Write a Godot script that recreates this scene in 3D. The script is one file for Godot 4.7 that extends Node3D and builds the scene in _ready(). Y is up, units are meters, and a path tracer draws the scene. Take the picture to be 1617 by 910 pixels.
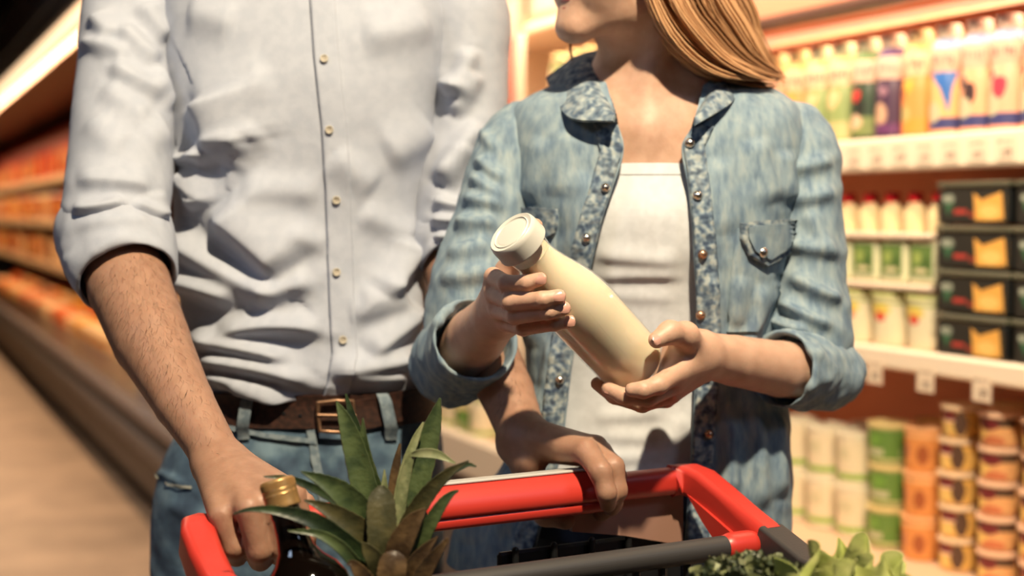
extends Node3D

const FOCAL := 2200.0
var cam_t := Transform3D()
var cam_i := Transform3D()
var M := {}
var rng := RandomNumberGenerator.new()

func _ready() -> void:
	rng.seed = 7
	# camera
	cam_t = Transform3D(Basis(Vector3.RIGHT, deg_to_rad(-3.1)), Vector3(0, 1.24, 0))
	cam_i = cam_t.affine_inverse()
	var cam := Camera3D.new()
	cam.name = "camera"
	var lens := CameraAttributesPhysical.new()
	lens.frustum_focal_length = 58.02
	lens.frustum_focus_distance = 1.42
	lens.exposure_aperture = 3.3
	lens.frustum_near = 0.05
	lens.frustum_far = 60.0
	cam.fov = rad_to_deg(2.0 * atan(455.0 / FOCAL))
	cam.attributes = lens
	cam.fov = rad_to_deg(2.0 * atan(455.0 / FOCAL))
	cam.transform = cam_t
	add_child(cam)
	cam.current = true
	# environment and lights
	var we := WorldEnvironment.new()
	we.name = "environment"
	var env := Environment.new()
	env.background_mode = Environment.BG_COLOR
	env.background_color = Color(0.05, 0.055, 0.07)
	env.tonemap_mode = Environment.TONE_MAPPER_LINEAR
	env.tonemap_exposure = 1.0
	env.sdfgi_enabled = true
	env.ssao_enabled = true
	env.ssil_enabled = true
	we.environment = env
	add_child(we)
	# the track spotlight above the aisle that lights the couple
	KEY_AT = Vector3(0.34, 3.1, -0.25)
	KEY_TO = Vector3(0.02, 1.05, -1.75)
	build_materials()
	spot_lamp(KEY_AT, KEY_TO, 34.0, Color(1.0, 0.92, 0.78), 13.0)
	build_room()
	build_right_display()
	build_left_display()
	build_end_display()
	build_man()
	build_woman()
	build_milk_bottle()
	build_cart()
	build_groceries()

var KEY_AT := Vector3()
var KEY_TO := Vector3()

# ---------------------------------------------------------------- materials
func mat(albedo: Color, rough := 0.7, metal := 0.0) -> StandardMaterial3D:
	var m := StandardMaterial3D.new()
	m.albedo_color = albedo
	m.roughness = rough
	m.metallic = metal
	return m

func noise_tex(freq: float, ramp: Array, size := 256, oct := 3, seed_ := 1, kind := FastNoiseLite.TYPE_SIMPLEX_SMOOTH) -> NoiseTexture2D:
	var n := FastNoiseLite.new()
	n.seed = seed_
	n.frequency = freq
	n.fractal_octaves = oct
	n.noise_type = kind
	var t := NoiseTexture2D.new()
	t.width = size
	t.height = size
	t.seamless = true
	t.noise = n
	if ramp.size():
		var g := Gradient.new()
		g.offsets = PackedFloat32Array(ramp.map(func(r): return r[0]))
		g.colors = PackedColorArray(ramp.map(func(r): return r[1]))
		t.color_ramp = g
	return t

func tri_tex(m: StandardMaterial3D, t: Texture2D, per_m: float) -> StandardMaterial3D:
	m.albedo_texture = t
	m.uv1_triplanar = true
	m.uv1_scale = Vector3.ONE * per_m
	return m

func bump(m: StandardMaterial3D, t: Texture2D, scale: float) -> StandardMaterial3D:
	m.heightmap_enabled = true
	m.heightmap_texture = t
	m.heightmap_scale = scale
	return m

func skin_mat(a: Color, b: Color, seed_: int) -> StandardMaterial3D:
	var m := mat(Color.WHITE, 0.5)
	tri_tex(m, noise_tex(0.02, [[0.25, a], [0.75, b]], 256, 4, seed_), 9.0)
	m.subsurf_scatter_enabled = true
	m.subsurf_scatter_strength = 0.12
	bump(m, noise_tex(0.12, [], 256, 2, seed_ + 3), 0.012)
	return m

func build_materials() -> void:
	M.skin_man = skin_mat(Color(0.575, 0.43, 0.35), Color(0.635, 0.485, 0.40), 11)
	M.skin_woman = skin_mat(Color(0.725, 0.575, 0.49), Color(0.775, 0.625, 0.54), 12)
	M.nail = mat(Color(0.80, 0.60, 0.54), 0.22)
	M.lip = mat(Color(0.62, 0.33, 0.30), 0.4)
	M.shirt = tri_tex(mat(Color(1, 1, 1), 0.85), noise_tex(0.03, [[0.3, Color(0.635, 0.655, 0.71)], [0.7, Color(0.665, 0.685, 0.735)]], 256, 4, 21), 6.0)
	bump(M.shirt, noise_tex(0.35, [], 256, 1, 22), 0.02)
	M.placket_shade = mat(Color(0.25, 0.29, 0.4), 0.9)  # dark tone for the shadow painted beside the shirt placket
	M.button = mat(Color(0.72, 0.69, 0.63), 0.4)
	M.button_hole = mat(Color(0.45, 0.38, 0.3), 0.7)
	M.denim = tri_tex(mat(Color.WHITE, 0.9), noise_tex(0.025, [[0.2, Color(0.37, 0.45, 0.53)], [0.5, Color(0.49, 0.565, 0.615)], [0.8, Color(0.585, 0.635, 0.65)]], 512, 5, 31), 3.4)
	M.denim.uv1_scale = Vector3(5.0, 1.6, 5.0)
	bump(M.denim, noise_tex(0.25, [], 256, 2, 32), 0.05)
	M.denim_seam = tri_tex(mat(Color.WHITE, 0.9), noise_tex(0.05, [[0.25, Color(0.20, 0.26, 0.35)], [0.5, Color(0.42, 0.49, 0.55)], [0.75, Color(0.66, 0.69, 0.68)]], 256, 2, 33), 6.0)
	bump(M.denim_seam, noise_tex(0.06, [], 256, 2, 34), 0.08)
	M.loop = tri_tex(mat(Color.WHITE, 0.9), noise_tex(0.05, [[0.3, Color(0.36, 0.42, 0.47)], [0.7, Color(0.50, 0.55, 0.58)]], 128, 3, 43), 12.0)
	M.denim_edge = mat(Color(0.13, 0.16, 0.22), 0.9)
	M.jeans_man = tri_tex(mat(Color.WHITE, 0.9), noise_tex(0.02, [[0.25, Color(0.16, 0.22, 0.30)], [0.55, Color(0.28, 0.37, 0.45)], [0.8, Color(0.42, 0.51, 0.57)]], 256, 4, 35), 3.0)
	M.jeans_thread = mat(Color(0.62, 0.62, 0.58), 0.9)
	M.jeans_dark = tri_tex(mat(Color.WHITE, 0.9), noise_tex(0.02, [[0.3, Color(0.10, 0.13, 0.19)], [0.7, Color(0.16, 0.20, 0.27)]], 256, 4, 36), 3.0)
	M.leather = tri_tex(mat(Color.WHITE, 0.5), noise_tex(0.03, [[0.3, Color(0.15, 0.09, 0.07)], [0.7, Color(0.25, 0.15, 0.115)]], 256, 4, 37), 12.0)
	M.brass = mat(Color(0.52, 0.40, 0.31), 0.36, 0.75)
	M.copper = mat(Color(0.78, 0.60, 0.48), 0.26, 0.9)
	M.silver = mat(Color(0.85, 0.80, 0.74), 0.22, 1.0)
	M.cotton = tri_tex(mat(Color.WHITE, 0.9), noise_tex(0.05, [[0.3, Color(0.76, 0.77, 0.79)], [0.7, Color(0.79, 0.80, 0.82)]], 128, 2, 38), 10.0)
	M.hair = mat(Color.WHITE, 0.45)
	M.hair.vertex_color_use_as_albedo = true
	M.hair.backlight_enabled = true
	M.hair.backlight = Color(0.45, 0.36, 0.24)
	M.brow = tri_tex(mat(Color.WHITE, 0.42), noise_tex(0.06, [[0.25, Color(0.50, 0.33, 0.19)], [0.55, Color(0.66, 0.48, 0.30)], [0.8, Color(0.76, 0.60, 0.42)]], 256, 2, 39), 14.0)
	M.hair_dark = mat(Color(0.16, 0.10, 0.07), 0.5)
	M.arm_hair = mat(Color(0.34, 0.20, 0.13), 0.6)
	M.shoe = mat(Color(0.2, 0.17, 0.15), 0.5)
	M.red = mat(Color(0.74, 0.20, 0.16), 0.42)
	M.red.clearcoat_enabled = true
	M.red.clearcoat = 0.15
	M.red.clearcoat_roughness = 0.3
	M.dark_plastic = bump(mat(Color(0.21, 0.20, 0.20), 0.5), noise_tex(0.3, [], 256, 1, 41), 0.01)
	M.black_plastic = mat(Color(0.07, 0.075, 0.085), 0.45)
	M.label_white = mat(Color(0.76, 0.75, 0.73), 0.35)
	M.eye = mat(Color(0.92, 0.9, 0.88), 0.2)
	M.iris = mat(Color(0.2, 0.13, 0.08), 0.2)

# ---------------------------------------------------------------- lamps
func spot_lamp(at: Vector3, to: Vector3, angle: float, col: Color, energy: float, shown := true) -> void:
	var b := Basis.looking_at(to - at, Vector3.UP)
	var root := thing("track_spotlight", "black track spotlight under the ceiling above the shoppers", "spotlight", Transform3D(b, at))
	var g := Geo.new()
	g.lathe([Vector2(0.0, 0.17), Vector2(0.045, 0.16), Vector2(0.06, 0.13), Vector2(0.065, -0.02), Vector2(0.058, -0.02), Vector2(0.05, 0.03), Vector2(0.0, 0.03)], 28, Transform3D(Basis(Vector3.RIGHT, PI / 2), Vector3.ZERO))
	obj("housing", g.mesh(), M.black_plastic, root)
	g = Geo.new()
	g.lathe([Vector2(0.0, 0.026), Vector2(0.047, 0.026), Vector2(0.047, 0.022), Vector2(0.0, 0.022)], 24, Transform3D(Basis(Vector3.RIGHT, PI / 2), Vector3.ZERO))
	var face := mat(Color(1, 0.95, 0.85), 0.4)
	face.emission_enabled = true
	face.emission = Color(1, 0.9, 0.72)
	face.emission_energy_multiplier = 6.0
	obj("lamp_face", g.mesh(), face, root)
	g = Geo.new()
	var up := b.inverse() * Vector3.UP
	g.tube(PackedVector3Array([Vector3(0, 0, 0.06), up * 0.3 + Vector3(0, 0, 0.06)]), PackedFloat32Array([0.012, 0.012]), 10)
	obj("stem", g.mesh(), M.black_plastic, root)
	var l := SpotLight3D.new()
	l.name = "spotlight_beam"
	l.light_color = col
	l.light_energy = energy
	l.spot_angle = angle
	l.spot_angle_attenuation = 0.35
	l.spot_range = 12.0
	l.spot_attenuation = 2.0
	l.light_size = 0.045
	l.shadow_enabled = true
	l.transform = Transform3D(b, at + (to - at).normalized() * 0.03)
	add_child(l)

func area_lamp(called: String, at: Transform3D, size: Vector2, col: Color, energy: float) -> void:
	# faces along its own -z
	var l := AreaLight3D.new()
	l.name = called
	l.area_size = size
	l.light_color = col
	l.light_energy = energy
	l.area_range = 14.0
	l.area_attenuation = 2.0
	l.shadow_enabled = true
	l.transform = at
	add_child(l)

func glow_mat(col: Color, e: float) -> StandardMaterial3D:
	var m := mat(col, 0.5)
	m.emission_enabled = true
	m.emission = col
	m.emission_energy_multiplier = e
	return m

# ---------------------------------------------------------------- helpers: naming
var taken := {}

func numbered(called: String, parent: Node) -> String:
	var key := str(parent.get_instance_id()) + called
	var n: int = taken.get(key, 0)
	taken[key] = n + 1
	return called if n == 0 else "%s_%03d" % [called, n]

func obj(called: String, mesh: Mesh, mat: Material, parent: Node = self, at := Transform3D()) -> MeshInstance3D:
	var o := MeshInstance3D.new()
	o.name = numbered(called, parent)
	o.mesh = mesh
	o.material_override = mat
	o.transform = at
	parent.add_child(o, true)
	return o

func tag(o: Node, label: String, category := "", group := "") -> Node:
	if label: o.set_meta("label", label)
	if category: o.set_meta("category", category)
	if group: o.set_meta("group", group)
	return o

func thing(called: String, label: String, category: String, at := Transform3D(), group := "") -> Node3D:
	var o := Node3D.new()
	o.name = numbered(called, self)
	o.transform = at
	add_child(o, true)
	tag(o, label, category, group)
	return o

func struct(called: String, mesh: Mesh, mat: Material, at := Transform3D()) -> MeshInstance3D:
	var o := obj(called, mesh, mat, self, at)
	o.set_meta("kind", "structure")
	return o

func dup(src: Node3D, at: Transform3D, label := "", group := "") -> Node3D:
	var base := String(src.name)
	var o: Node3D = src.duplicate()
	var r := RegEx.create_from_string("_\\d{3}$")
	o.name = numbered(r.sub(base, ""), self)
	add_child(o, true)
	o.transform = at
	if label: o.set_meta("label", label)
	if group: o.set_meta("group", group)
	return o

func at_pos(v: Vector3, yaw := 0.0) -> Transform3D:
	return Transform3D(Basis(Vector3.UP, yaw), v)

# point seen at a picture position (px, py) at depth d metres along the lens axis
func P(px: float, py: float, d: float) -> Vector3:
	return cam_t * Vector3((px - 808.5) / FOCAL * d, -(py - 455.0) / FOCAL * d, -d)

func proj(v: Vector3) -> Vector3:
	var q := cam_i * v
	return Vector3(808.5 - q.x / q.z * FOCAL, 455.0 + q.y / q.z * FOCAL, -q.z)

# ---------------------------------------------------------------- helpers: geometry
class Geo:
	var v := PackedVector3Array()
	var n := PackedVector3Array()
	var uv := PackedVector2Array()
	var col := PackedColorArray()
	var ix := PackedInt32Array()
	var use_col := false
	var tint := Color.WHITE

	func tri(a: int, b: int, c: int) -> void:
		ix.push_back(a); ix.push_back(c); ix.push_back(b)

	# rows of points; outward = (next column - this) x (next row - this)
	func grid(rows: Array, wrap := false, flip := false, uvr := Rect2(0, 0, 1, 1)) -> int:
		var nr := rows.size()
		var nc: int = rows[0].size()
		var base := v.size()
		var m := nc if wrap else nc - 1
		for i in nr:
			var row: PackedVector3Array = rows[i]
			v.append_array(row)
			var vv := uvr.position.y + uvr.size.y * float(i) / maxf(1, nr - 1)
			for j in nc:
				uv.push_back(Vector2(uvr.position.x + uvr.size.x * float(j) / maxf(1, m), vv))
		var acc := PackedVector3Array()
		acc.resize(nr * nc)
		for i in nr - 1:
			for j in m:
				var a := i * nc + j
				var b := i * nc + (j + 1) % nc
				var c := a + nc
				var d := b + nc
				var pa := v[base + a]
				var pb := v[base + b]
				var pc := v[base + c]
				var pd := v[base + d]
				var f := (pd - pa).cross(pc - pb)
				if flip:
					f = -f
					ix.append_array([base + a, base + b, base + c, base + b, base + d, base + c])
				else:
					ix.append_array([base + a, base + c, base + b, base + b, base + c, base + d])
				acc[a] += f; acc[b] += f; acc[c] += f; acc[d] += f
		for k in nr * nc:
			n.push_back(acc[k].normalized() if acc[k].length_squared() > 1e-20 else Vector3.UP)
		if use_col:
			for k in nr * nc: col.push_back(tint)
		return base

	func face(pts: Array, center: Vector3) -> void:
		var f: Vector3 = (pts[1] - pts[0]).cross(pts[2] - pts[0])
		if f.length_squared() < 1e-18 and pts.size() > 3:
			f = (pts[2] - pts[0]).cross(pts[3] - pts[0])
		f = f.normalized()
		var q := pts.duplicate()
		if f.dot(pts[0] - center) < 0:
			f = -f
			q.reverse()
		var base := v.size()
		var t := Vector3.UP if absf(f.y) < 0.9 else Vector3.RIGHT
		var ux := t.cross(f).normalized()
		var uy := f.cross(ux)
		var lo := Vector2(1e9, 1e9)
		var hi := -lo
		for p in q:
			var w := Vector2(ux.dot(p), -uy.dot(p))
			lo = lo.min(w); hi = hi.max(w)
		for p in q:
			v.push_back(p); n.push_back(f)
			uv.push_back((Vector2(ux.dot(p), -uy.dot(p)) - lo) / (hi - lo).max(Vector2(1e-6, 1e-6)))
			if use_col: col.push_back(tint)
		for i in q.size() - 2:
			tri(base, base + i + 1, base + i + 2)

	# chamfered box
	func box(c: Vector3, s: Vector3, r := 0.004, b := Basis()) -> void:
		var h := s * 0.5
		r = minf(r, minf(h.x, minf(h.y, h.z)) * 0.9)
		var g := h - Vector3(r, r, r)
		for ax in 3:
			var a1 := (ax + 1) % 3
			var a2 := (ax + 2) % 3
			for sg in [-1.0, 1.0]:
				var q := []
				for k in [[-1.0, -1.0], [1.0, -1.0], [1.0, 1.0], [-1.0, 1.0]]:
					var p := Vector3()
					p[ax] = h[ax] * sg; p[a1] = g[a1] * k[0]; p[a2] = g[a2] * k[1]
					q.push_back(c + b * p)
				face(q, c)
			if r > 0.0:
				for s1 in [-1.0, 1.0]:
					for s2 in [-1.0, 1.0]:
						var q := []
						for k in [[0, -1.0], [0, 1.0], [1, 1.0], [1, -1.0]]:
							var p := Vector3()
							p[ax] = g[ax] * k[1]
							p[a1] = (h[a1] if k[0] == 0 else g[a1]) * s1
							p[a2] = (g[a2] if k[0] == 0 else h[a2]) * s2
							q.push_back(c + b * p)
						face(q, c)
		if r > 0.0:
			for sx in [-1.0, 1.0]:
				for sy in [-1.0, 1.0]:
					for sz in [-1.0, 1.0]:
						face([c + b * Vector3(h.x * sx, g.y * sy, g.z * sz), c + b * Vector3(g.x * sx, h.y * sy, g.z * sz), c + b * Vector3(g.x * sx, g.y * sy, h.z * sz)], c)

	# tube along points; ry: squash of the second axis; caps closed round
	func tube(pts: PackedVector3Array, rad: PackedFloat32Array, sides := 12, cap := true, up := Vector3.ZERO, squash := 1.0, turn := 0.0) -> int:
		var rows := []
		var m := pts.size()
		var t0 := (pts[1] - pts[0]).normalized()
		var u := up
		if u == Vector3.ZERO:
			u = Vector3.UP if absf(t0.y) < 0.8 else Vector3.RIGHT
		u = (u - t0 * u.dot(t0)).normalized()
		var cap_k := [[0.0, 1.0], [0.5, 0.87], [0.87, 0.5]]
		for i in m:
			var t := (pts[mini(i + 1, m - 1)] - pts[maxi(i - 1, 0)]).normalized()
			u = (u - t * u.dot(t)).normalized()
			var w := t.cross(u)
			if i == 0 and cap:
				for k in [[1.0, 0.02], [0.87, 0.5], [0.5, 0.87]]:
					rows.push_back(ring(pts[0] - t * rad[0] * k[0], u, w * squash, rad[0] * k[1], sides, turn))
			rows.push_back(ring(pts[i], u, w * squash, rad[i], sides, turn))
			if i == m - 1 and cap:
				for k in [[0.5, 0.87], [0.87, 0.5], [1.0, 0.02]]:
					rows.push_back(ring(pts[i] + t * rad[i] * k[0], u, w * squash, rad[i] * k[1], sides, turn))
		return grid(rows, true)

	static func ring(c: Vector3, u: Vector3, w: Vector3, r: float, sides: int, turn := 0.0) -> PackedVector3Array:
		var row := PackedVector3Array()
		for j in sides:
			var a := TAU * j / sides + turn
			row.push_back(c + (u * cos(a) + w * sin(a)) * r)
		return row

	# profile: array of Vector2(radius, height) going from the top down
	func lathe(prof: Array, sides := 24, at := Transform3D(), uvr := Rect2(0, 0, 1, 1)) -> void:
		# split where the profile turns sharply, so that edges stay crisp
		var part := [prof[0]]
		for i in range(1, prof.size()):
			part.push_back(prof[i])
			var sharp := false
			if i < prof.size() - 1:
				var d0: Vector2 = (prof[i] - prof[i - 1]).normalized()
				var d1: Vector2 = (prof[i + 1] - prof[i]).normalized()
				sharp = d0.dot(d1) < 0.72
			if sharp or i == prof.size() - 1:
				var rows := []
				for p in part:
					rows.push_back(at * PackedVector3Array(Geo.ring(Vector3(0, p.y, 0), Vector3.RIGHT, Vector3.BACK, maxf(p.x, 1e-5), sides)))
				grid(rows, true, false, uvr)
				part = [prof[i]]

	func mesh() -> ArrayMesh:
		var a := []
		a.resize(Mesh.ARRAY_MAX)
		a[Mesh.ARRAY_VERTEX] = v
		a[Mesh.ARRAY_NORMAL] = n
		a[Mesh.ARRAY_TEX_UV] = uv
		if use_col: a[Mesh.ARRAY_COLOR] = col
		a[Mesh.ARRAY_INDEX] = ix
		var m := ArrayMesh.new()
		m.add_surface_from_arrays(Mesh.PRIMITIVE_TRIANGLES, a)
		return m

func box_mesh(s: Vector3, r := 0.004, c := Vector3.ZERO) -> ArrayMesh:
	var g := Geo.new()
	g.box(c, s, r)
	return g.mesh()

func lathe_mesh(prof: Array, sides := 24) -> ArrayMesh:
	var g := Geo.new()
	g.lathe(prof, sides)
	return g.mesh()

func arr_lerp(keys: Array, t: float) -> Array:
	# keys: arrays whose first number is the position; Catmull-Rom over the rest
	var i := 0
	while i < keys.size() - 2 and t > keys[i + 1][0]: i += 1
	var a: Array = keys[maxi(i - 1, 0)]
	var b: Array = keys[i]
	var c: Array = keys[i + 1]
	var d: Array = keys[mini(i + 2, keys.size() - 1)]
	var x := clampf((t - b[0]) / (c[0] - b[0]), 0.0, 1.0)
	var out := [t]
	for k in range(1, b.size()):
		var m1: float = (c[k] - a[k]) / maxf(c[0] - a[0], 1e-6) * (c[0] - b[0])
		var m2: float = (d[k] - b[k]) / maxf(d[0] - b[0], 1e-6) * (c[0] - b[0])
		var x2 := x * x
		var x3 := x2 * x
		out.push_back((2 * x3 - 3 * x2 + 1) * b[k] + (x3 - 2 * x2 + x) * m1 + (3 * x2 - 2 * x3) * c[k] + (x3 - x2) * m2)
	return out

# points [px, py, d, r] -> smooth path
func px_path(keys: Array, per := 6) -> Array:
	var ks := []
	for i in keys.size():
		ks.push_back([float(i)] + keys[i])
	var pts := PackedVector3Array()
	var rad := PackedFloat32Array()
	var m := (keys.size() - 1) * per
	for i in m + 1:
		var q := arr_lerp(ks, float(i) / per)
		pts.push_back(P(q[1], q[2], q[3]))
		rad.push_back(q[4] if q.size() > 4 else 0.0)
	return [pts, rad]

# ---------------------------------------------------------------- helpers: a smooth field of bones, meshed with surface nets
class Field:
	var kind := PackedInt32Array()
	var a := PackedVector3Array()
	var b := PackedVector3Array()
	var il := PackedFloat32Array()
	var r0 := PackedFloat32Array()
	var dr := PackedFloat32Array()
	var kk := PackedFloat32Array()
	var inv := []
	var lo := Vector3(1e9, 1e9, 1e9)
	var hi := -Vector3(1e9, 1e9, 1e9)

	func bone(p: Vector3, q: Vector3, ra: float, rb: float, k := 0.01) -> void:
		kind.push_back(0); a.push_back(p); b.push_back(q - p)
		il.push_back(1.0 / maxf((q - p).length_squared(), 1e-9))
		r0.push_back(ra); dr.push_back(rb - ra); kk.push_back(k); inv.push_back(Transform3D())
		var m := Vector3.ONE * (maxf(ra, rb) + k)
		lo = lo.min(p - m).min(q - m); hi = hi.max(p + m).max(q + m)

	# ellipsoid: centre, axes (each scaled by its radius); negative k cuts it away
	func ell(c: Vector3, ax: Basis, k := 0.01) -> void:
		kind.push_back(1); a.push_back(c); b.push_back(Vector3())
		il.push_back(0); r0.push_back(0); dr.push_back(0); kk.push_back(k)
		inv.push_back(Transform3D(ax, c).affine_inverse())
		if k > 0:
			var m := Vector3(absf(ax.x.x) + absf(ax.y.x) + absf(ax.z.x), absf(ax.x.y) + absf(ax.y.y) + absf(ax.z.y), absf(ax.x.z) + absf(ax.y.z) + absf(ax.z.z)) + Vector3.ONE * k
			lo = lo.min(c - m); hi = hi.max(c + m)

	func one(i: int, p: Vector3) -> float:
		if kind[i] == 0:
			var d := p - a[i]
			var t := clampf(d.dot(b[i]) * il[i], 0.0, 1.0)
			return (d - b[i] * t).length() - r0[i] - dr[i] * t
		var tr: Transform3D = inv[i]
		var q := tr * p
		var l := q.length()
		if l < 1e-4: return -1.0 / maxf(tr.basis.x.length(), 1.0)
		var gr := tr.basis.transposed() * (q / l)
		return (l - 1.0) / gr.length()

	func at(p: Vector3, use: PackedInt32Array) -> float:
		var f := 1e3
		for i in use:
			var d := one(i, p)
			var k := kk[i]
			if k < 0.0:
				k = -k
				d = -d
				var h := maxf(k - absf(f - d), 0.0)
				f = maxf(f, d) + h * h / (4.0 * k)
			else:
				var h := maxf(k - absf(f - d), 0.0)
				f = minf(f, d) - h * h / (4.0 * k)
		return f

func mesh_field(f: Field, h: float, g: Geo) -> void:
	var lo := f.lo - Vector3.ONE * h * 2
	var nb := Vector3i(((f.hi - lo) / (h * 4)).ceil()) + Vector3i.ONE
	var nx := nb.x * 4 + 1
	var ny := nb.y * 4 + 1
	var nz := nb.z * 4 + 1
	var val := PackedFloat32Array()
	val.resize(nx * ny * nz); val.fill(1e9)
	var cv := PackedInt32Array()
	cv.resize(nx * ny * nz); cv.fill(-1)
	var sy := nx
	var sz := nx * ny
	var rr := h * 3.47
	var active := []
	var cnt := f.kind.size()
	var ds := PackedFloat32Array()
	ds.resize(cnt)
	for bz in nb.z:
		for by in nb.y:
			for bx in nb.x:
				var c := lo + Vector3(bx * 4 + 2, by * 4 + 2, bz * 4 + 2) * h
				var dm := 1e9
				for i in cnt:
					ds[i] = f.one(i, c)
					if f.kk[i] > 0.0 and ds[i] < dm: dm = ds[i]
				if dm > rr * 1.3 + 0.02: continue
				var use := PackedInt32Array()
				for i in cnt:
					if ds[i] < dm + absf(f.kk[i]) * 1.5 + rr * 2.0 or f.kk[i] < 0.0 and ds[i] < rr + 0.02: use.push_back(i)
				var fc := f.at(c, use)
				if absf(fc) > rr * 1.5: continue
				active.push_back(Vector3i(bx * 4, by * 4, bz * 4))
				for z in 5:
					for y in 5:
						var at := bx * 4 + (by * 4 + y) * sy + (bz * 4 + z) * sz
						for x in 5:
							if val[at + x] > 1e8:
								val[at + x] = f.at(lo + Vector3(bx * 4 + x, by * 4 + y, bz * 4 + z) * h, use)
	var base := g.v.size()
	var start := g.ix.size()
	var offs := [0, 1, sy, sy + 1, sz, sz + 1, sz + sy, sz + sy + 1]
	for blk in active:
		for z in 4:
			for y in 4:
				for x in 4:
					var at: int = blk.x + x + (blk.y + y) * sy + (blk.z + z) * sz
					var v0 := val[at]
					var v1 := val[at + 1]
					var v2 := val[at + sy]
					var v3 := val[at + sy + 1]
					var v4 := val[at + sz]
					var v5 := val[at + sz + 1]
					var v6 := val[at + sz + sy]
					var v7 := val[at + sz + sy + 1]
					var neg := int(v0 < 0) + int(v1 < 0) + int(v2 < 0) + int(v3 < 0) + int(v4 < 0) + int(v5 < 0) + int(v6 < 0) + int(v7 < 0)
					if neg == 0 or neg == 8: continue
					var s := Vector3()
					var k := 0
					if (v0 < 0) != (v1 < 0): s += Vector3(v0 / (v0 - v1), 0, 0); k += 1
					if (v2 < 0) != (v3 < 0): s += Vector3(v2 / (v2 - v3), 1, 0); k += 1
					if (v4 < 0) != (v5 < 0): s += Vector3(v4 / (v4 - v5), 0, 1); k += 1
					if (v6 < 0) != (v7 < 0): s += Vector3(v6 / (v6 - v7), 1, 1); k += 1
					if (v0 < 0) != (v2 < 0): s += Vector3(0, v0 / (v0 - v2), 0); k += 1
					if (v1 < 0) != (v3 < 0): s += Vector3(1, v1 / (v1 - v3), 0); k += 1
					if (v4 < 0) != (v6 < 0): s += Vector3(0, v4 / (v4 - v6), 1); k += 1
					if (v5 < 0) != (v7 < 0): s += Vector3(1, v5 / (v5 - v7), 1); k += 1
					if (v0 < 0) != (v4 < 0): s += Vector3(0, 0, v0 / (v0 - v4)); k += 1
					if (v1 < 0) != (v5 < 0): s += Vector3(1, 0, v1 / (v1 - v5)); k += 1
					if (v2 < 0) != (v6 < 0): s += Vector3(0, 1, v2 / (v2 - v6)); k += 1
					if (v3 < 0) != (v7 < 0): s += Vector3(1, 1, v3 / (v3 - v7)); k += 1
					cv[at] = g.v.size()
					g.v.push_back(lo + (Vector3(blk.x + x, blk.y + y, blk.z + z) + s / k) * h)
	for blk in active:
		for z in 4:
			for y in 4:
				for x in 4:
					var at: int = blk.x + x + (blk.y + y) * sy + (blk.z + z) * sz
					var c0 := cv[at]
					if c0 < 0: continue
					var s0 := val[at] < 0
					if s0 != (val[at + 1] < 0): quad_net(g, cv, at, sy, sz, s0)
					if s0 != (val[at + sy] < 0): quad_net(g, cv, at, sz, 1, s0)
					if s0 != (val[at + sz] < 0): quad_net(g, cv, at, 1, sy, s0)
	# normals from the triangles
	var acc := PackedVector3Array()
	acc.resize(g.v.size() - base)
	for t in range(start, g.ix.size(), 3):
		var i := g.ix[t]
		var j := g.ix[t + 1]
		var k := g.ix[t + 2]
		var nn := (g.v[k] - g.v[i]).cross(g.v[j] - g.v[i])
		acc[i - base] += nn; acc[j - base] += nn; acc[k - base] += nn
	for i in acc.size():
		g.n.push_back(acc[i].normalized() if acc[i].length_squared() > 1e-20 else Vector3.UP)
		g.uv.push_back(Vector2())

func quad_net(g: Geo, cv: PackedInt32Array, at: int, s1: int, s2: int, inside: bool) -> void:
	if at - s1 - s2 < 0: return
	var a := cv[at]
	var b := cv[at - s1]
	var c := cv[at - s1 - s2]
	var d := cv[at - s2]
	if a < 0 or b < 0 or c < 0 or d < 0: return
	if inside:
		g.tri(a, b, c); g.tri(a, c, d)
	else:
		g.tri(a, c, b); g.tri(a, d, c)

# ---------------------------------------------------------------- helpers: cloth
# a cloth surface: rows of points, pushed out by folds that are drawn as lines at picture positions
class Cloth:
	var rows := []
	var wrap := false
	var px: Array = []   # projected rows
	var nrm: Array = []

func cloth_prepare(c: Cloth) -> void:
	var g := Geo.new()
	g.grid(c.rows, c.wrap)
	var nc: int = c.rows[0].size()
	c.px = []; c.nrm = []
	for i in c.rows.size():
		var row: PackedVector3Array = c.rows[i]
		var pr := PackedVector3Array()
		pr.resize(nc)
		for j in nc: pr[j] = proj(row[j])
		c.px.push_back(pr)
		c.nrm.push_back(g.n.slice(i * nc, (i + 1) * nc))

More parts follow.
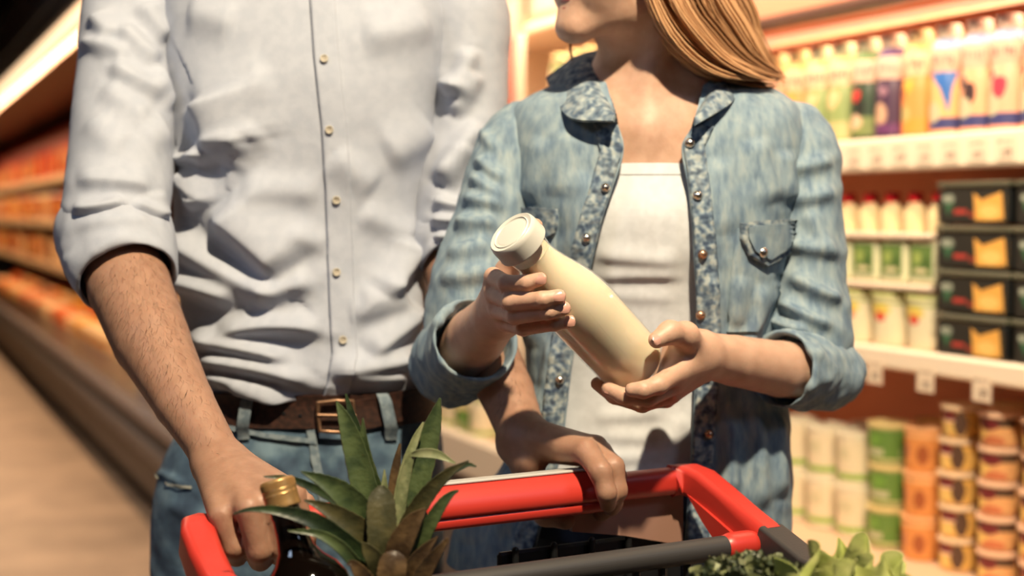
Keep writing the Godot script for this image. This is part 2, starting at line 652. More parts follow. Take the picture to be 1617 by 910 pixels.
# folds: [x0, y0, x1, y1, bulge, width before, width after (the side below and to the left of a line drawn rightwards), height in mm]
func cloth_fold(c: Cloth, folds: Array, rough := 0.0, freq := 40.0, seed_ := 1, more := 1.0) -> void:
	cloth_prepare(c)
	var nc: int = c.rows[0].size()
	var push := []
	for i in c.rows.size():
		var p := PackedFloat32Array()
		p.resize(nc)
		push.push_back(p)
	for f in folds:
		var p0 := Vector2(f[0], f[1])
		var p1 := Vector2(f[2], f[3])
		var along := p1 - p0
		var side := Vector2(-along.y, along.x).normalized()
		var bend: Vector2 = (p0 + p1) * 0.5 + side * f[4]
		var wm := maxf(f[5], f[6]) * 2.2
		var poly := PackedVector2Array()
		for k in 7:
			var t := k / 6.0
			poly.push_back(p0.lerp(bend, t).lerp(bend.lerp(p1, t), t))
		var lo := Vector2(1e9, 1e9)
		var hi := -lo
		for q in poly:
			lo = lo.min(q); hi = hi.max(q)
		lo -= Vector2(wm, wm); hi += Vector2(wm, wm)
		var w0: float = f[5]
		var w1: float = f[6]
		var amp: float = f[7] * 0.001 * more
		for i in c.rows.size():
			var pr: PackedVector3Array = c.px[i]
			var nr: PackedVector3Array = c.nrm[i]
			var pu: PackedFloat32Array = push[i]
			for j in nc:
				var q := pr[j]
				if q.y < lo.y or q.y > hi.y or q.x < lo.x or q.x > hi.x: continue
				var facing := clampf((nr[j].z + 0.1) * 3.0, 0.0, 1.0)
				if facing <= 0.0: continue
				var v := Vector2(q.x, q.y)
				var best := 1e9
				var bs := 0.0
				var bt := 0.0
				for k in 6:
					var e := poly[k + 1] - poly[k]
					var t := clampf((v - poly[k]).dot(e) / e.length_squared(), 0.0, 1.0)
					var dv := v - poly[k] - e * t
					var dd := dv.length_squared()
					if dd < best:
						best = dd
						bs = dv.x * -e.y + dv.y * e.x
						bt = (k + t) / 6.0
				var dist := sqrt(best)
				var w := w1 if bs > 0 else w0
				var x := dist / w
				if x > 2.2: continue
				var taper := smoothstep(0.0, 0.25, bt) * smoothstep(1.0, 0.75, bt)
				taper = maxf(taper, 0.15)
				pu[j] += amp * exp(-x * x * 1.2) * taper * facing
			push[i] = pu
	var nz := FastNoiseLite.new()
	nz.seed = seed_
	nz.frequency = 1.0
	nz.fractal_octaves = 3
	for i in c.rows.size():
		var row: PackedVector3Array = c.rows[i]
		var nr: PackedVector3Array = c.nrm[i]
		for j in nc:
			var p := row[j]
			var d: float = push[i][j]
			if rough > 0.0:
				d += rough * nz.get_noise_3d(p.x * freq, p.y * freq * 0.8, p.z * freq)
			row[j] = p + nr[j] * d
		c.rows[i] = row
	cloth_prepare(c)

func cloth_mesh(c: Cloth, thick := 0.0) -> ArrayMesh:
	var g := Geo.new()
	g.grid(c.rows, c.wrap)
	if thick > 0.0:
		var inner := []
		for i in c.rows.size():
			var row := PackedVector3Array()
			for j in c.rows[i].size(): row.push_back(c.rows[i][j] - c.nrm[i][j] * thick)
			inner.push_back(row)
		g.grid(inner, c.wrap, true)
		var n: int = c.rows.size() - 1
		if not c.wrap:
			for e in [0, c.rows[0].size() - 1]:
				var r1 := []
				for i in n + 1: r1.push_back(PackedVector3Array([c.rows[i][e], inner[i][e]]))
				g.grid(r1, false, e == 0)
		g.grid([c.rows[0], inner[0]], c.wrap, true)
		g.grid([c.rows[n], inner[n]], c.wrap, false)
	return g.mesh()

# the point of a cloth seen at (x, y), lifted off it; [point, normal]
func cloth_at(c: Cloth, x: float, y: float, lift := 0.0) -> Array:
	var best := 1e9
	var bi := 0
	var bj := 0
	for i in c.rows.size():
		var pr: PackedVector3Array = c.px[i]
		var nr: PackedVector3Array = c.nrm[i]
		for j in pr.size():
			var dx := pr[j].x - x
			var dy := pr[j].y - y
			var d := dx * dx + dy * dy
			if d < best and nr[j].z > -0.2:
				best = d; bi = i; bj = j
	var p: Vector3 = c.rows[bi][bj]
	var n: Vector3 = c.nrm[bi][bj]
	var o := cam_t.origin
	var dir := (P(x, y, 1.0) - o)
	var den := n.dot(dir)
	var q := p
	if absf(den) > 0.25:
		q = o + dir * (n.dot(p - o) / den)
	return [q + n * lift, n]

# a strip or patch lying on a cloth; outline as rows of picture positions
func cloth_patch(c: Cloth, left: Array, right: Array, nv: int, nu: int, lift: float, thick := 0.003, bottom := []) -> Cloth:
	var out := Cloth.new()
	for i in nv + 1:
		var t := float(i) / nv
		var a := poly_at(left, t)
		var b := poly_at(right, t)
		var row := PackedVector3Array()
		for j in nu + 1:
			var q := a.lerp(b, 1.0 - float(j) / nu)
			row.push_back(cloth_at(c, q.x, q.y, lift)[0])
		out.rows.push_back(row)
	# edges fold down on to the cloth
	cloth_prepare(out)
	return out

# turn a cloth so that its outside looks at the camera's side
func face_front(c: Cloth) -> void:
	cloth_prepare(c)
	var z := 0.0
	for r in c.nrm:
		for q in r: z += q.z + 0.3 * q.y
	if z < 0:
		for i in c.rows.size():
			var row: PackedVector3Array = c.rows[i]
			row.reverse()
			c.rows[i] = row
		cloth_prepare(c)

func poly_at(p: Array, t: float) -> Vector2:
	var x := t * (p.size() - 1)
	var i := mini(int(x), p.size() - 2)
	return Vector2(p[i][0], p[i][1]).lerp(Vector2(p[i + 1][0], p[i + 1][1]), x - i)

# torso: keys [py, cx, half width px, depth in front m, depth behind m, d]
func loft_rows(keys: Array, y0: float, y1: float, nrows: int, nfront: int, nback: int, ex := 2.3, grow := 0.0) -> Array:
	var rows := []
	for i in nrows:
		var py := lerpf(y0, y1, float(i) / (nrows - 1))
		var k := arr_lerp(keys, py)
		var c := P(k[1], py, k[5])
		var w: float = k[2] / FOCAL * k[5] + grow
		var row := PackedVector3Array()
		for j in nfront + nback:
			var th: float
			if j < nfront:
				th = lerpf(-0.1 * PI, 1.1 * PI, float(j) / nfront)
			else:
				th = lerpf(1.1 * PI, 1.9 * PI, float(j - nfront) / nback)
			row.push_back(c + loft_off(th, w, k[3] + grow, k[4] + grow, ex))
		rows.push_back(row)
	return rows

func loft_off(th: float, w: float, df: float, db: float, ex: float) -> Vector3:
	var cs := cos(th)
	var sn := sin(th)
	var x := signf(cs) * pow(absf(cs), 2.0 / ex)
	var z := signf(sn) * pow(absf(sn), 2.0 / ex)
	return Vector3(x * w, 0, z * (df if sn > 0 else db))

func sweep_rows(keys: Array, per: int, sides: int, up: Vector3, squash := 1.0) -> Array:
	var pp := px_path(keys, per)
	var pts: PackedVector3Array = pp[0]
	var rad: PackedFloat32Array = pp[1]
	var rows := []
	var u := up
	var m := pts.size()
	for i in m:
		var t := (pts[mini(i + 1, m - 1)] - pts[maxi(i - 1, 0)]).normalized()
		u = (u - t * u.dot(t)).normalized()
		rows.push_back(Geo.ring(pts[i], u, t.cross(u) * squash, rad[i], sides))
	return rows

# ---------------------------------------------------------------- the shop
func build_room() -> void:
	var fl := mat(Color.WHITE, 0.45)
	tri_tex(fl, noise_tex(0.01, [[0.2, Color(0.52, 0.45, 0.39)], [0.8, Color(0.62, 0.54, 0.47)]], 256, 4, 51), 1.2)
	struct("floor", box_mesh(Vector3(16, 0.1, 24), 0, Vector3(-2, -0.05, -8)), fl)
	var ce := mat(Color(0.16, 0.17, 0.2), 0.9)
	struct("ceiling", box_mesh(Vector3(16, 0.1, 24), 0, Vector3(-2, 3.45, -8)), ce)
	var wl := mat(Color(0.62, 0.56, 0.5), 0.85)
	struct("wall_left", box_mesh(Vector3(0.1, 3.4, 24), 0, Vector3(-10.05, 1.7, -8)), wl)
	struct("wall_right", box_mesh(Vector3(0.1, 3.4, 24), 0, Vector3(6.05, 1.7, -8)), wl)
	struct("wall_back", box_mesh(Vector3(16, 3.4, 0.1), 0, Vector3(-2, 1.7, -20.05)), wl)
	struct("wall_front", box_mesh(Vector3(16, 3.4, 0.1), 0, Vector3(-2, 1.7, 4.05)), wl)
	# added ceiling panels, out of view, that fill the shade and light the floor
	for p in [[Vector3(-2.6, 3.36, 0.4), Color(0.78, 0.87, 1.0), 2.4, "left of the shoppers"], [Vector3(2.6, 3.36, 0.4), Color(0.78, 0.87, 1.0), 1.7, "right of the shoppers"], [Vector3(-2.7, 3.36, -5.2), Color(1.0, 0.88, 0.76), 6.6, "over the floor by the long cabinet"]]:
		var t := thing("fill_panel", "added ceiling fill panel " + p[3], "fill light", at_pos(p[0]), "added fill panels")
		obj("frame", box_mesh(Vector3(1.3, 0.05, 1.3), 0.004), M.label_white, t)
		obj("diffuser", box_mesh(Vector3(1.2, 0.01, 1.2), 0.0, Vector3(0, -0.028, 0)), glow_mat(Color(0.85, 0.92, 1.0), 1.2), t)
		area_lamp("fill_panel_light", Transform3D(Basis(Vector3.RIGHT, -PI / 2), p[0] + Vector3(0, -0.05, 0)), Vector2(1.2, 1.2), p[1], p[2])

# ---------------------------------------------------------------- people
func hand_finger(f: Field, pts: Array, r: Array, k := 0.004) -> void:
	for i in pts.size() - 1:
		f.bone(pts[i], pts[i + 1], r[i], r[i + 1], k)

func finger_px(f: Field, keys: Array, r0: float, r1: float, k := 0.004) -> void:
	var pts := []
	var r := []
	for i in keys.size():
		pts.push_back(P(keys[i][0], keys[i][1], keys[i][2]))
		r.push_back(lerpf(r0, r1, float(i) / (keys.size() - 1)))
	hand_finger(f, pts, r, k)

func nail(parent: Node, place: Transform3D, tip: Vector3, back: Vector3, up: Vector3, w: float, l: float, label := "") -> void:
	# a curved plate on the finger's end: tip = centre of the nail, back = towards the hand
	var y := (back).normalized()
	var n := (up - y * up.dot(y)).normalized()
	var x := y.cross(n)
	var rows := []
	for i in 9:
		var t := i / 8.0
		var row := PackedVector3Array()
		var ww := w * (0.75 + 0.25 * sin(PI * clampf(t * 0.9 + 0.25, 0, 1)))
		if i == 0: ww = w * 0.45
		elif i == 8: ww = w * 0.55
		for j in 9:
			var s := j / 4.0 - 1.0
			row.push_back(tip + y * (t - 0.5) * l + x * s * ww * 0.5 + n * (0.0011 - s * s * w * 0.16 - pow(absf(t - 0.35), 2.0) * l * 0.12))
		rows.push_back(row)
	var c := Cloth.new()
	c.rows = rows
	cloth_prepare(c)
	var flip: bool = c.nrm[4][4].dot(n) < 0
	if flip:
		for i in rows.size():
			var r: PackedVector3Array = rows[i]
			r.reverse()
			rows[i] = r
		cloth_prepare(c)
	var o := obj("fingernail", cloth_mesh(c, 0.0008), M.nail, parent, place)
	if label: o.set_meta("label", label)

# rings around a straight axis: profile of [distance along, radius]
func cuff_rows(a: Vector3, b: Vector3, prof: Array, sides: int, squash := 1.0) -> Array:
	var t := (b - a).normalized()
	var u := (Vector3.UP - t * Vector3.UP.dot(t)).normalized()
	var w := t.cross(u)
	var rows := []
	for p in prof:
		rows.push_back(Geo.ring(a + t * p[0], u, w * squash, p[1], sides))
	return rows

func dense(prof: Array, n: int) -> Array:
	# resample a profile evenly by length
	var len_ := [0.0]
	for i in range(1, prof.size()):
		len_.push_back(len_[i - 1] + Vector2(prof[i][0] - prof[i - 1][0], prof[i][1] - prof[i - 1][1]).length())
	var out := []
	var k := 0
	for i in n + 1:
		var s: float = len_[-1] * i / n
		while k < prof.size() - 2 and s > len_[k + 1]: k += 1
		var t := clampf((s - len_[k]) / maxf(len_[k + 1] - len_[k], 1e-9), 0, 1)
		out.push_back([lerpf(prof[k][0], prof[k + 1][0], t), lerpf(prof[k][1], prof[k + 1][1], t)])
	return out

func button_at(c: Cloth, x: float, y: float, r: float, parent: Node, m: Material, snap := false) -> void:
	var q := cloth_at(c, x, y, 0.0015)
	var n: Vector3 = q[1]
	var b := Basis()
	var t := Vector3.RIGHT - n * n.x
	b.x = t.normalized()
	b.y = n
	b.z = b.x.cross(b.y)
	var g := Geo.new()
	var tr := Transform3D(b, q[0])
	if snap:
		g.lathe([Vector2(0, 0.0045), Vector2(r * 0.5, 0.004), Vector2(r * 0.85, 0.0025), Vector2(r, 0.0008), Vector2(r, 0)], 18, tr)
		obj("snap", g.mesh(), m, parent)
		return
	g.lathe([Vector2(0, 0.0012), Vector2(r * 0.55, 0.0013), Vector2(r * 0.72, 0.0024), Vector2(r * 0.93, 0.0024), Vector2(r, 0.0012), Vector2(r, -0.001)], 20, tr)
	var o := obj("button", g.mesh(), m, parent)
	g = Geo.new()
	for s in [[-1, -1], [1, -1], [-1, 1], [1, 1]]:
		g.lathe([Vector2(0, 0.0016), Vector2(0.0008, 0.0014)], 8, tr * Transform3D(Basis(), Vector3(s[0] * 0.0013, 0, s[1] * 0.0013)))
	# four thread holes belong to the button they sit in
	obj("button_thread", g.mesh(), M.button_hole, parent)

const MAN_TORSO := [
	[-130, 488, 62, 0.06, 0.065, 1.86], [-95, 486, 80, 0.07, 0.08, 1.86], [-60, 485, 180, 0.085, 0.10, 1.85], [-20, 484, 214, 0.10, 0.115, 1.84], [60, 484, 222, 0.118, 0.125, 1.84],
	[150, 481, 214, 0.128, 0.125, 1.84], [250, 478, 204, 0.125, 0.12, 1.84], [350, 476, 195, 0.118, 0.115, 1.84], [450, 482, 194, 0.120, 0.115, 1.84],
	[540, 489, 197, 0.125, 0.115, 1.84], [590, 493, 199, 0.125, 0.115, 1.84], [612, 495, 193, 0.116, 0.112, 1.84], [650, 494, 194, 0.115, 0.115, 1.84], [720, 482, 216, 0.118, 0.13, 1.84], [800, 474, 226, 0.12, 0.14, 1.84], [880, 472, 226, 0.11, 0.13, 1.84]]

func build_man() -> void:
	var man := thing("person", "man in grey-blue buttoned shirt, brown belt and jeans, hands on the cart handle", "person", at_pos(Vector3(P(480, 335, 1.84).x, 0, P(480, 335, 1.84).z)))
	var back := man.transform.affine_inverse()
	var body_at := back   # meshes are written in world places and set back under the person
	# --- body
	var g := Geo.new()
	var f := Field.new()
	var neck := P(486, -110, 1.85)
	var chest := P(484, 120, 1.86)
	var belly := P(484, 480, 1.855)
	f.bone(P(420, 60, 1.86), P(548, 60, 1.86), 0.085, 0.085, 0.05)
	f.bone(chest, belly, 0.09, 0.085, 0.06)
	f.bone(P(420, 500, 1.86), P(560, 500, 1.86), 0.075, 0.075, 0.06)
	f.bone(P(215, 10, 1.85), P(420, 10, 1.86), 0.045, 0.06, 0.04)
	f.bone(P(735, 15, 1.86), P(560, 10, 1.86), 0.045, 0.06, 0.04)
	f.bone(neck, chest, 0.055, 0.06, 0.04)
	f.bone(P(215, 10, 1.85), P(182, 390, 1.68), 0.045, 0.04, 0.02)
	f.bone(P(737, 15, 1.86), P(718, 390, 1.79), 0.040, 0.036, 0.02)
	for s in [[400, 345], [570, 605]]:
		f.bone(P(s[0], 640, 1.86), P(s[1], 1230, 1.86), 0.075, 0.05, 0.05)
		f.bone(P(s[1], 1230, 1.86), P(s[1], 1730, 1.90), 0.05, 0.035, 0.02)
	mesh_field(f, 0.013, g)
	# --- head, out of the picture above
	f = Field.new()
	head_field(f, P(486, -260, 1.84), Basis(), 1.06, neck)
	mesh_field(f, 0.006, g)
	# --- forearm and hand on the left of the picture
	var arm0 := g.v.size()
	f = Field.new()
	f.bone(P(180, 385, 1.675), P(205, 455, 1.63), 0.044, 0.0475, 0.003)
	f.bone(P(205, 455, 1.63), P(240, 540, 1.565), 0.0475, 0.0428, 0.003)
	f.bone(P(240, 540, 1.565), P(290, 635, 1.495), 0.042, 0.0315, 0.003)
	f.bone(P(290, 635, 1.495), P(338, 712, 1.44), 0.0315, 0.0245, 0.003)
	f.bone(P(332, 705, 1.455), P(345, 730, 1.43), 0.0248, 0.0232, 0.004)
	for m in [[[330, 735, 1.43], [350, 810, 1.316], 0.017, 0.0135], [[344, 735, 1.425], [391, 800, 1.308], 0.020, 0.014], [[358, 732, 1.43], [428, 790, 1.317], 0.019, 0.014], [[368, 732, 1.435], [461, 781, 1.338], 0.018, 0.0138]]:
		f.bone(P(m[0][0], m[0][1], m[0][2]), P(m[1][0], m[1][1], m[1][2]), m[2], m[3], 0.012)
	finger_px(f, [[352, 815, 1.312], [369, 864, 1.314], [373, 877, 1.335], [375, 866, 1.365]], 0.0128, 0.010, 0.0025)
	finger_px(f, [[393, 804, 1.303], [409, 870, 1.309], [411, 884, 1.333], [412, 868, 1.37]], 0.0128, 0.0102, 0.0025)
	finger_px(f, [[430, 794, 1.313], [447, 866, 1.320], [449, 880, 1.342], [450, 864, 1.378]], 0.0128, 0.0102, 0.0025)
	finger_px(f, [[463, 785, 1.335], [480, 848, 1.338], [482, 868, 1.36], [481, 855, 1.39]], 0.0126, 0.0098, 0.0025)
	finger_px(f, [[375, 745, 1.44], [425, 770, 1.43], [462, 786, 1.41], [482, 795, 1.39]], 0.0165, 0.0105, 0.012)
	mesh_field(f, 0.0032, g)
	var arm1 := g.v.size()
	# --- forearm and hand on the right of the picture, behind the woman's cuff
	f = Field.new()
	f.bone(P(708, 400, 1.80), P(742, 500, 1.745), 0.038, 0.0425, 0.003)
	f.bone(P(742, 500, 1.745), P(800, 620, 1.66), 0.0425, 0.0325, 0.003)
	f.bone(P(800, 620, 1.66), P(826, 690, 1.605), 0.0325, 0.0275, 0.003)
	for m in [[[822, 695, 1.60], [925, 712, 1.515], 0.022, 0.0135], [[828, 690, 1.60], [940, 708, 1.54], 0.022, 0.0138], [[835, 695, 1.615], [948, 715, 1.57], 0.02, 0.0132], [[835, 702, 1.625], [950, 726, 1.595], 0.018, 0.012], [[818, 705, 1.60], [835, 735, 1.575], 0.022, 0.018]]:
		f.bone(P(m[0][0], m[0][1], m[0][2]), P(m[1][0], m[1][1], m[1][2]), m[2], m[3], 0.014)
	finger_px(f, [[925, 712, 1.515], [948, 745, 1.487], [958, 778, 1.483], [960, 797, 1.50]], 0.0138, 0.009, 0.005)
	finger_px(f, [[940, 708, 1.54], [968, 738, 1.512], [975, 775, 1.508], [966, 803, 1.525]], 0.0138, 0.009, 0.005)
	finger_px(f, [[948, 715, 1.57], [972, 752, 1.545], [968, 795, 1.535], [950, 812, 1.545]], 0.0132, 0.009, 0.005)
	finger_px(f, [[950, 726, 1.595], [962, 765, 1.575], [954, 800, 1.565], [938, 812, 1.57]], 0.0115, 0.008, 0.005)
	finger_px(f, [[832, 738, 1.582], [838, 785, 1.575], [862, 812, 1.55], [894, 822, 1.53]], 0.0175, 0.0105, 0.008)
	mesh_field(f, 0.0036, g)
	var arm2 := g.v.size()
	var bodyg := g
	obj("body", g.mesh(), M.skin_man, man, body_at)
	nail(man, body_at, P(962, 792, 1.487), P(958, 778, 1.483) - P(962, 796, 1.487), P(980, 790, 1.40) - P(960, 790, 1.49), 0.011, 0.013)
	face_parts(man, P(486, -260, 1.84), Basis(), 1.06, body_at, M.hair_dark, true)
	# --- hair of the forearms
	g = Geo.new()
	hairs(g, bodyg, arm0, arm1, [[150, 440], [340, 720]], 4200, 5)
	hairs(g, bodyg, arm1, arm2, [[760, 560], [830, 690]], 1200, 6)
	obj("arm_hair", g.mesh(), M.arm_hair, man, body_at).set_meta("kind", "stuff")
	# --- shirt
	var sh := Cloth.new()
	sh.wrap = true
	sh.rows = loft_rows(MAN_TORSO, -118, 628, 200, 150, 40, 2.35)
	cloth_fold(sh, [
		[335, 325, 455, 448, -6, 70, 22, 17], [250, 352, 462, 486, 16, 20, 24, 11], [318, 150, 352, 243, -8, 70, 26, 14], [262, 252, 345, 246, 0, 10, 12, 7],
		[298, 247, 405, 222, 4, 16, 16, 8], [292, 262, 318, 338, 0, 30, 14, 10], [375, 300, 515, 308, -8, 26, 24, 4], [262, 436, 385, 482, -6, 18, 16, 11],
		[398, 474, 502, 440, 6, 24, 16, 7], [335, 532, 525, 528, -24, 22, 12, 10], [292, 536, 472, 574, -10, 16, 12, 10], [300, 566, 505, 608, -10, 16, 12, 10],
		[305, 590, 470, 628, -6, 12, 10, 7], [658, 372, 596, 474, -16, 14, 30, 10], [672, 482, 572, 566, -10, 14, 26, 9], [512, 588, 668, 566, 10, 22, 12, 9],
		[560, 470, 640, 452, 6, 22, 26, 4], [545, 500, 650, 470, 8, 24, 18, 5], [520, 240, 600, 300, 6, 24, 30, 3.5], [560, 330, 660, 380, 4, 26, 22, 4],
		[440, 120, 300, 170, 6, 40, 40, 4], [560, 60, 690, 30, 8, 40, 30, 5], [380, 40, 290, 20, 4, 30, 30, 4], [600, 250, 690, 200, 6, 40, 30, 5],
		[455, 360, 520, 395, 4, 20, 18, 3], [420, 200, 360, 270, 6, 26, 22, 4], [540, 600, 650, 596, 4, 10, 8, 5], [350, 610, 480, 632, -4, 9, 8, 5]], 0.0009, 14.0, 3, 2.3)
	var shirt := obj("shirt", cloth_mesh(sh), M.shirt, man, body_at)
	# placket: the wearer's left front lies over the right one
	var line_l := [[489, -60], [490, 0], [496, 90], [508, 200], [514, 300], [517, 400], [521, 500], [525, 560], [517, 606], [507, 630]]
	var line_r := []
	for q in line_l: line_r.push_back([q[0] + 40, q[1]])
	var pl := cloth_patch(sh, line_l, line_r, 150, 8, 0.0034)
	patch_edges(pl, 0.0045)
	obj("placket", cloth_mesh(pl), M.shirt, shirt)
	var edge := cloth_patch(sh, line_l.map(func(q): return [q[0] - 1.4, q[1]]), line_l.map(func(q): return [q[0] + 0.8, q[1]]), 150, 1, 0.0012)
	obj("placket_shadow", cloth_mesh(edge), M.placket_shade, shirt)  # dark strip that paints the shadow along the overlapping front
	for b in [[512, 93], [520, 205], [531, 316], [531, 430], [541, 537], [508, -10]]:
		button_at(pl if b[1] > -5 else sh, b[0], b[1], 0.0052, shirt, M.button)
	# collar, at the top edge of the picture
	g = Geo.new()
	for s in [-1.0, 1.0]:
		var rows := []
		for i in 9:
			var t := i / 8.0
			var a := lerpf(-PI / 2, PI / 2 - 0.12, t)
			var row := PackedVector3Array()
			var nc := P(486, -118, 1.86)
			for q in [[0.062, 0.0], [0.066, 0.02], [0.072, 0.012], [0.085, -0.015], [0.098 + 0.02 * t, -0.035 - 0.035 * t * t]]:
				row.push_back(nc + Vector3(cos(a) * s * q[0], q[1] + 0.012 - 0.03 * sin(a), sin(a) * q[0] * 1.05))
			rows.push_back(row)
		g.grid(rows, false, s < 0)
	obj("collar", g.mesh(), M.shirt, shirt)
	# sleeves
	var sl := Cloth.new()
	sl.wrap = true
	sl.rows = sweep_rows([[280, -44, 1.86, 0.03], [250, -30, 1.85, 0.052], [211, 18, 1.835, 0.0635], [198, 100, 1.80, 0.0595], [194, 200, 1.755, 0.0635], [188, 300, 1.705, 0.0635], [181, 350, 1.68, 0.062], [186, 400, 1.655, 0.052]], 24, 80, Vector3.BACK)
	cloth_fold(sl, [
		[218, 2, 262, 70, 8, 26, 12, 9], [185, 38, 250, 108, 6, 20, 14, 9], [146, 20, 182, 66, 0, 20, 16, 8], [123, 66, 210, 96, -6, 14, 12, 7], [168, 100, 262, 155, 10, 22, 12, 9],
		[160, 130, 240, 190, 8, 22, 20, 5], [112, 288, 250, 300, -10, 26, 12, 6], [110, 330, 205, 318, 14, 14, 10, 8], [225, 225, 268, 205, 0, 30, 26, 5], [140, 180, 200, 240, 8, 26, 24, 4],
		[240, 300, 262, 350, 6, 16, 14, 6], [205, 320, 255, 352, -4, 12, 10, 6], [240, 100, 275, 180, 4, 14, 12, 6]], 0.001, 18.0, 5, 1.8)
	obj("sleeve", cloth_mesh(sl), M.shirt, shirt)
	var cu := Cloth.new()
	cu.wrap = true
	var ca := P(176, 352, 1.70)
	var cb := P(205, 452, 1.625)
	cu.rows = cuff_rows(ca, cb, dense([[-0.004, 0.056], [-0.006, 0.064], [0.004, 0.0685], [0.03, 0.0695], [0.06, 0.0675], [0.085, 0.0630], [0.100, 0.0595], [0.106, 0.0562], [0.102, 0.0535], [0.07, 0.052], [0.03, 0.05]], 60), 80)
	cloth_fold(cu, [[108, 362, 250, 350, -14, 14, 10, 5], [112, 430, 225, 370, -26, 20, 14, 4], [100, 395, 130, 470, -8, 14, 10, 4], [150, 330, 210, 335, -8, 8, 8, 5]], 0.0025, 22.0, 8)
	obj("cuff", cloth_mesh(cu), M.shirt, shirt)
	# the other sleeve
	sl = Cloth.new()
	sl.wrap = true
	sl.rows = sweep_rows([[664, -44, 1.865, 0.03], [694, -30, 1.86, 0.05], [731, 20, 1.855, 0.0605], [737, 100, 1.85, 0.0555], [735, 200, 1.84, 0.053], [720, 300, 1.815, 0.052], [716, 360, 1.80, 0.050], [718, 410, 1.785, 0.044]], 22, 60, Vector3.BACK)
	cloth_fold(sl, [[748, 70, 705, 165, -10, 12, 18, 9], [755, 110, 712, 190, -8, 12, 16, 8], [700, 120, 740, 150, 12, 12, 12, 7], [765, 190, 690, 300, 12, 16, 18, 8], [740, 230, 695, 300, -6, 14, 14, 7],
		[685, 315, 735, 330, 8, 12, 12, 8], [680, 345, 735, 350, 10, 12, 10, 8], [684, 372, 735, 375, 8, 10, 10, 7]], 0.0012, 20.0, 9, 2.2)
	obj("sleeve", cloth_mesh(sl), M.shirt, shirt)
	cu = Cloth.new()
	cu.wrap = true
	cu.rows = cuff_rows(P(712, 350, 1.82), P(738, 455, 1.75), dense([[-0.004, 0.042], [-0.004, 0.05], [0.01, 0.055], [0.04, 0.056], [0.065, 0.052], [0.072, 0.049], [0.068, 0.046], [0.03, 0.043]], 40), 50)
	cloth_fold(cu, [], 0.004, 26.0, 10)
	obj("cuff", cloth_mesh(cu), M.shirt, shirt)
	# --- belt
	var bl := Cloth.new()
	bl.wrap = true
	var rows := loft_rows(MAN_TORSO, 606, 655, 6, 110, 40, 2.35, 0.006)
	bl.rows = rows
	cloth_prepare(bl)
	var belt := obj("belt", cloth_mesh(bl, 0.004), M.leather, man, body_at)
	var bf := cloth_patch(bl, [[556, 634], [560, 682]], [[686, 606], [688, 652]], 6, 20, 0.0035)
	obj("belt_end", cloth_mesh(bf, 0.003), M.leather, belt)
	g = Geo.new()
	for q in [[474, 657], [448, 653], [499, 660]]:
		var w := cloth_at(bl, q[0], q[1], 0.0008)
		g.lathe([Vector2(0, 0.0004), Vector2(0.0026, 0.0)], 12, Transform3D(Basis(Vector3.RIGHT, PI / 2), w[0]))
	obj("belt_holes", g.mesh(), M.black_plastic, belt)
	g = Geo.new()
	var loopb := PackedVector3Array()
	for q in [[503, 634], [503, 655], [506, 680], [530, 682], [556, 682], [558, 655], [556, 631], [530, 631], [503, 634]]:
		loopb.push_back(cloth_at(bl, q[0], q[1], 0.007)[0])
	var lr := PackedFloat32Array()
	for i in 9: lr.push_back(0.0028)
	g.tube(loopb, lr, 10)
	var pr := PackedVector3Array([cloth_at(bl, 503, 655, 0.009)[0], cloth_at(bl, 560, 656, 0.010)[0]])
	g.tube(pr, PackedFloat32Array([0.0024, 0.002]), 8)
	obj("buckle", g.mesh(), M.brass, belt)
	# --- jeans
	var jn := Cloth.new()
	jn.wrap = true
	jn.rows = loft_rows(MAN_TORSO, 640, 900, 60, 100, 40, 2.35, 0.002)
	cloth_fold(jn, [[400, 700, 500, 790, 6, 20, 14, 6], [480, 690, 505, 800, 4, 8, 8, 4], [580, 720, 530, 800, 6, 20, 14, 6], [380, 730, 440, 800, 8, 18, 14, 6], [240, 745, 300, 772, -8, 6, 6, 4], [260, 790, 340, 830, 4, 16, 14, 5]], 0.003, 16.0, 12)
	var jeans := obj("jeans", cloth_mesh(jn), M.jeans_man, man, body_at)
	for s in [[375, 345], [570, 605]]:
		var lg := Cloth.new()
		lg.wrap = true
		lg.rows = sweep_rows([[s[0] - 20, 800, 1.84, 0.098], [s[0] - 12, 900, 1.84, 0.098], [s[1], 1050, 1.84, 0.088], [s[1], 1250, 1.84, 0.075], [s[1], 1500, 1.87, 0.07], [s[1], 1740, 1.9, 0.066]], 8, 40, Vector3.BACK)
		cloth_fold(lg, [], 0.005, 9.0, 14)
		obj("jeans_leg", cloth_mesh(lg), M.jeans_man, jeans)
	for lp in [[[396, 622], [386, 694]], [[602, 622], [616, 694]]]:
		var pts := PackedVector3Array()
		g = Geo.new()
		var prow := []
		for i in 9:
			var t := i / 8.0
			var q := Vector2(lp[0][0], lp[0][1]).lerp(Vector2(lp[1][0], lp[1][1]), t)
			var row := PackedVector3Array()
			var lift := 0.010 if i > 0 and i < 7 else (0.004 if i == 7 else 0.002)
			for j in 5:
				row.push_back(cloth_at(bl if i < 6 else jn, q.x - 9 + j * 4.5, q.y, lift)[0])
			prow.push_back(row)
		var lc := Cloth.new()
		lc.rows = prow
		cloth_prepare(lc)
		obj("belt_loop", cloth_mesh(lc, 0.002), M.loop, jeans)
	var fl := cloth_patch(jn, [[484, 676], [492, 730], [506, 800]], [[497, 676], [506, 730], [520, 800]], 20, 3, 0.003)
	obj("fly_seam", cloth_mesh(fl, 0.002), M.loop, jeans)
	var ps := cloth_patch(jn, [[236, 742], [268, 764], [304, 768]], [[236, 746], [268, 768], [304, 772]], 16, 1, 0.002)
	obj("pocket_seam", cloth_mesh(ps, 0.001), M.jeans_thread, jeans)
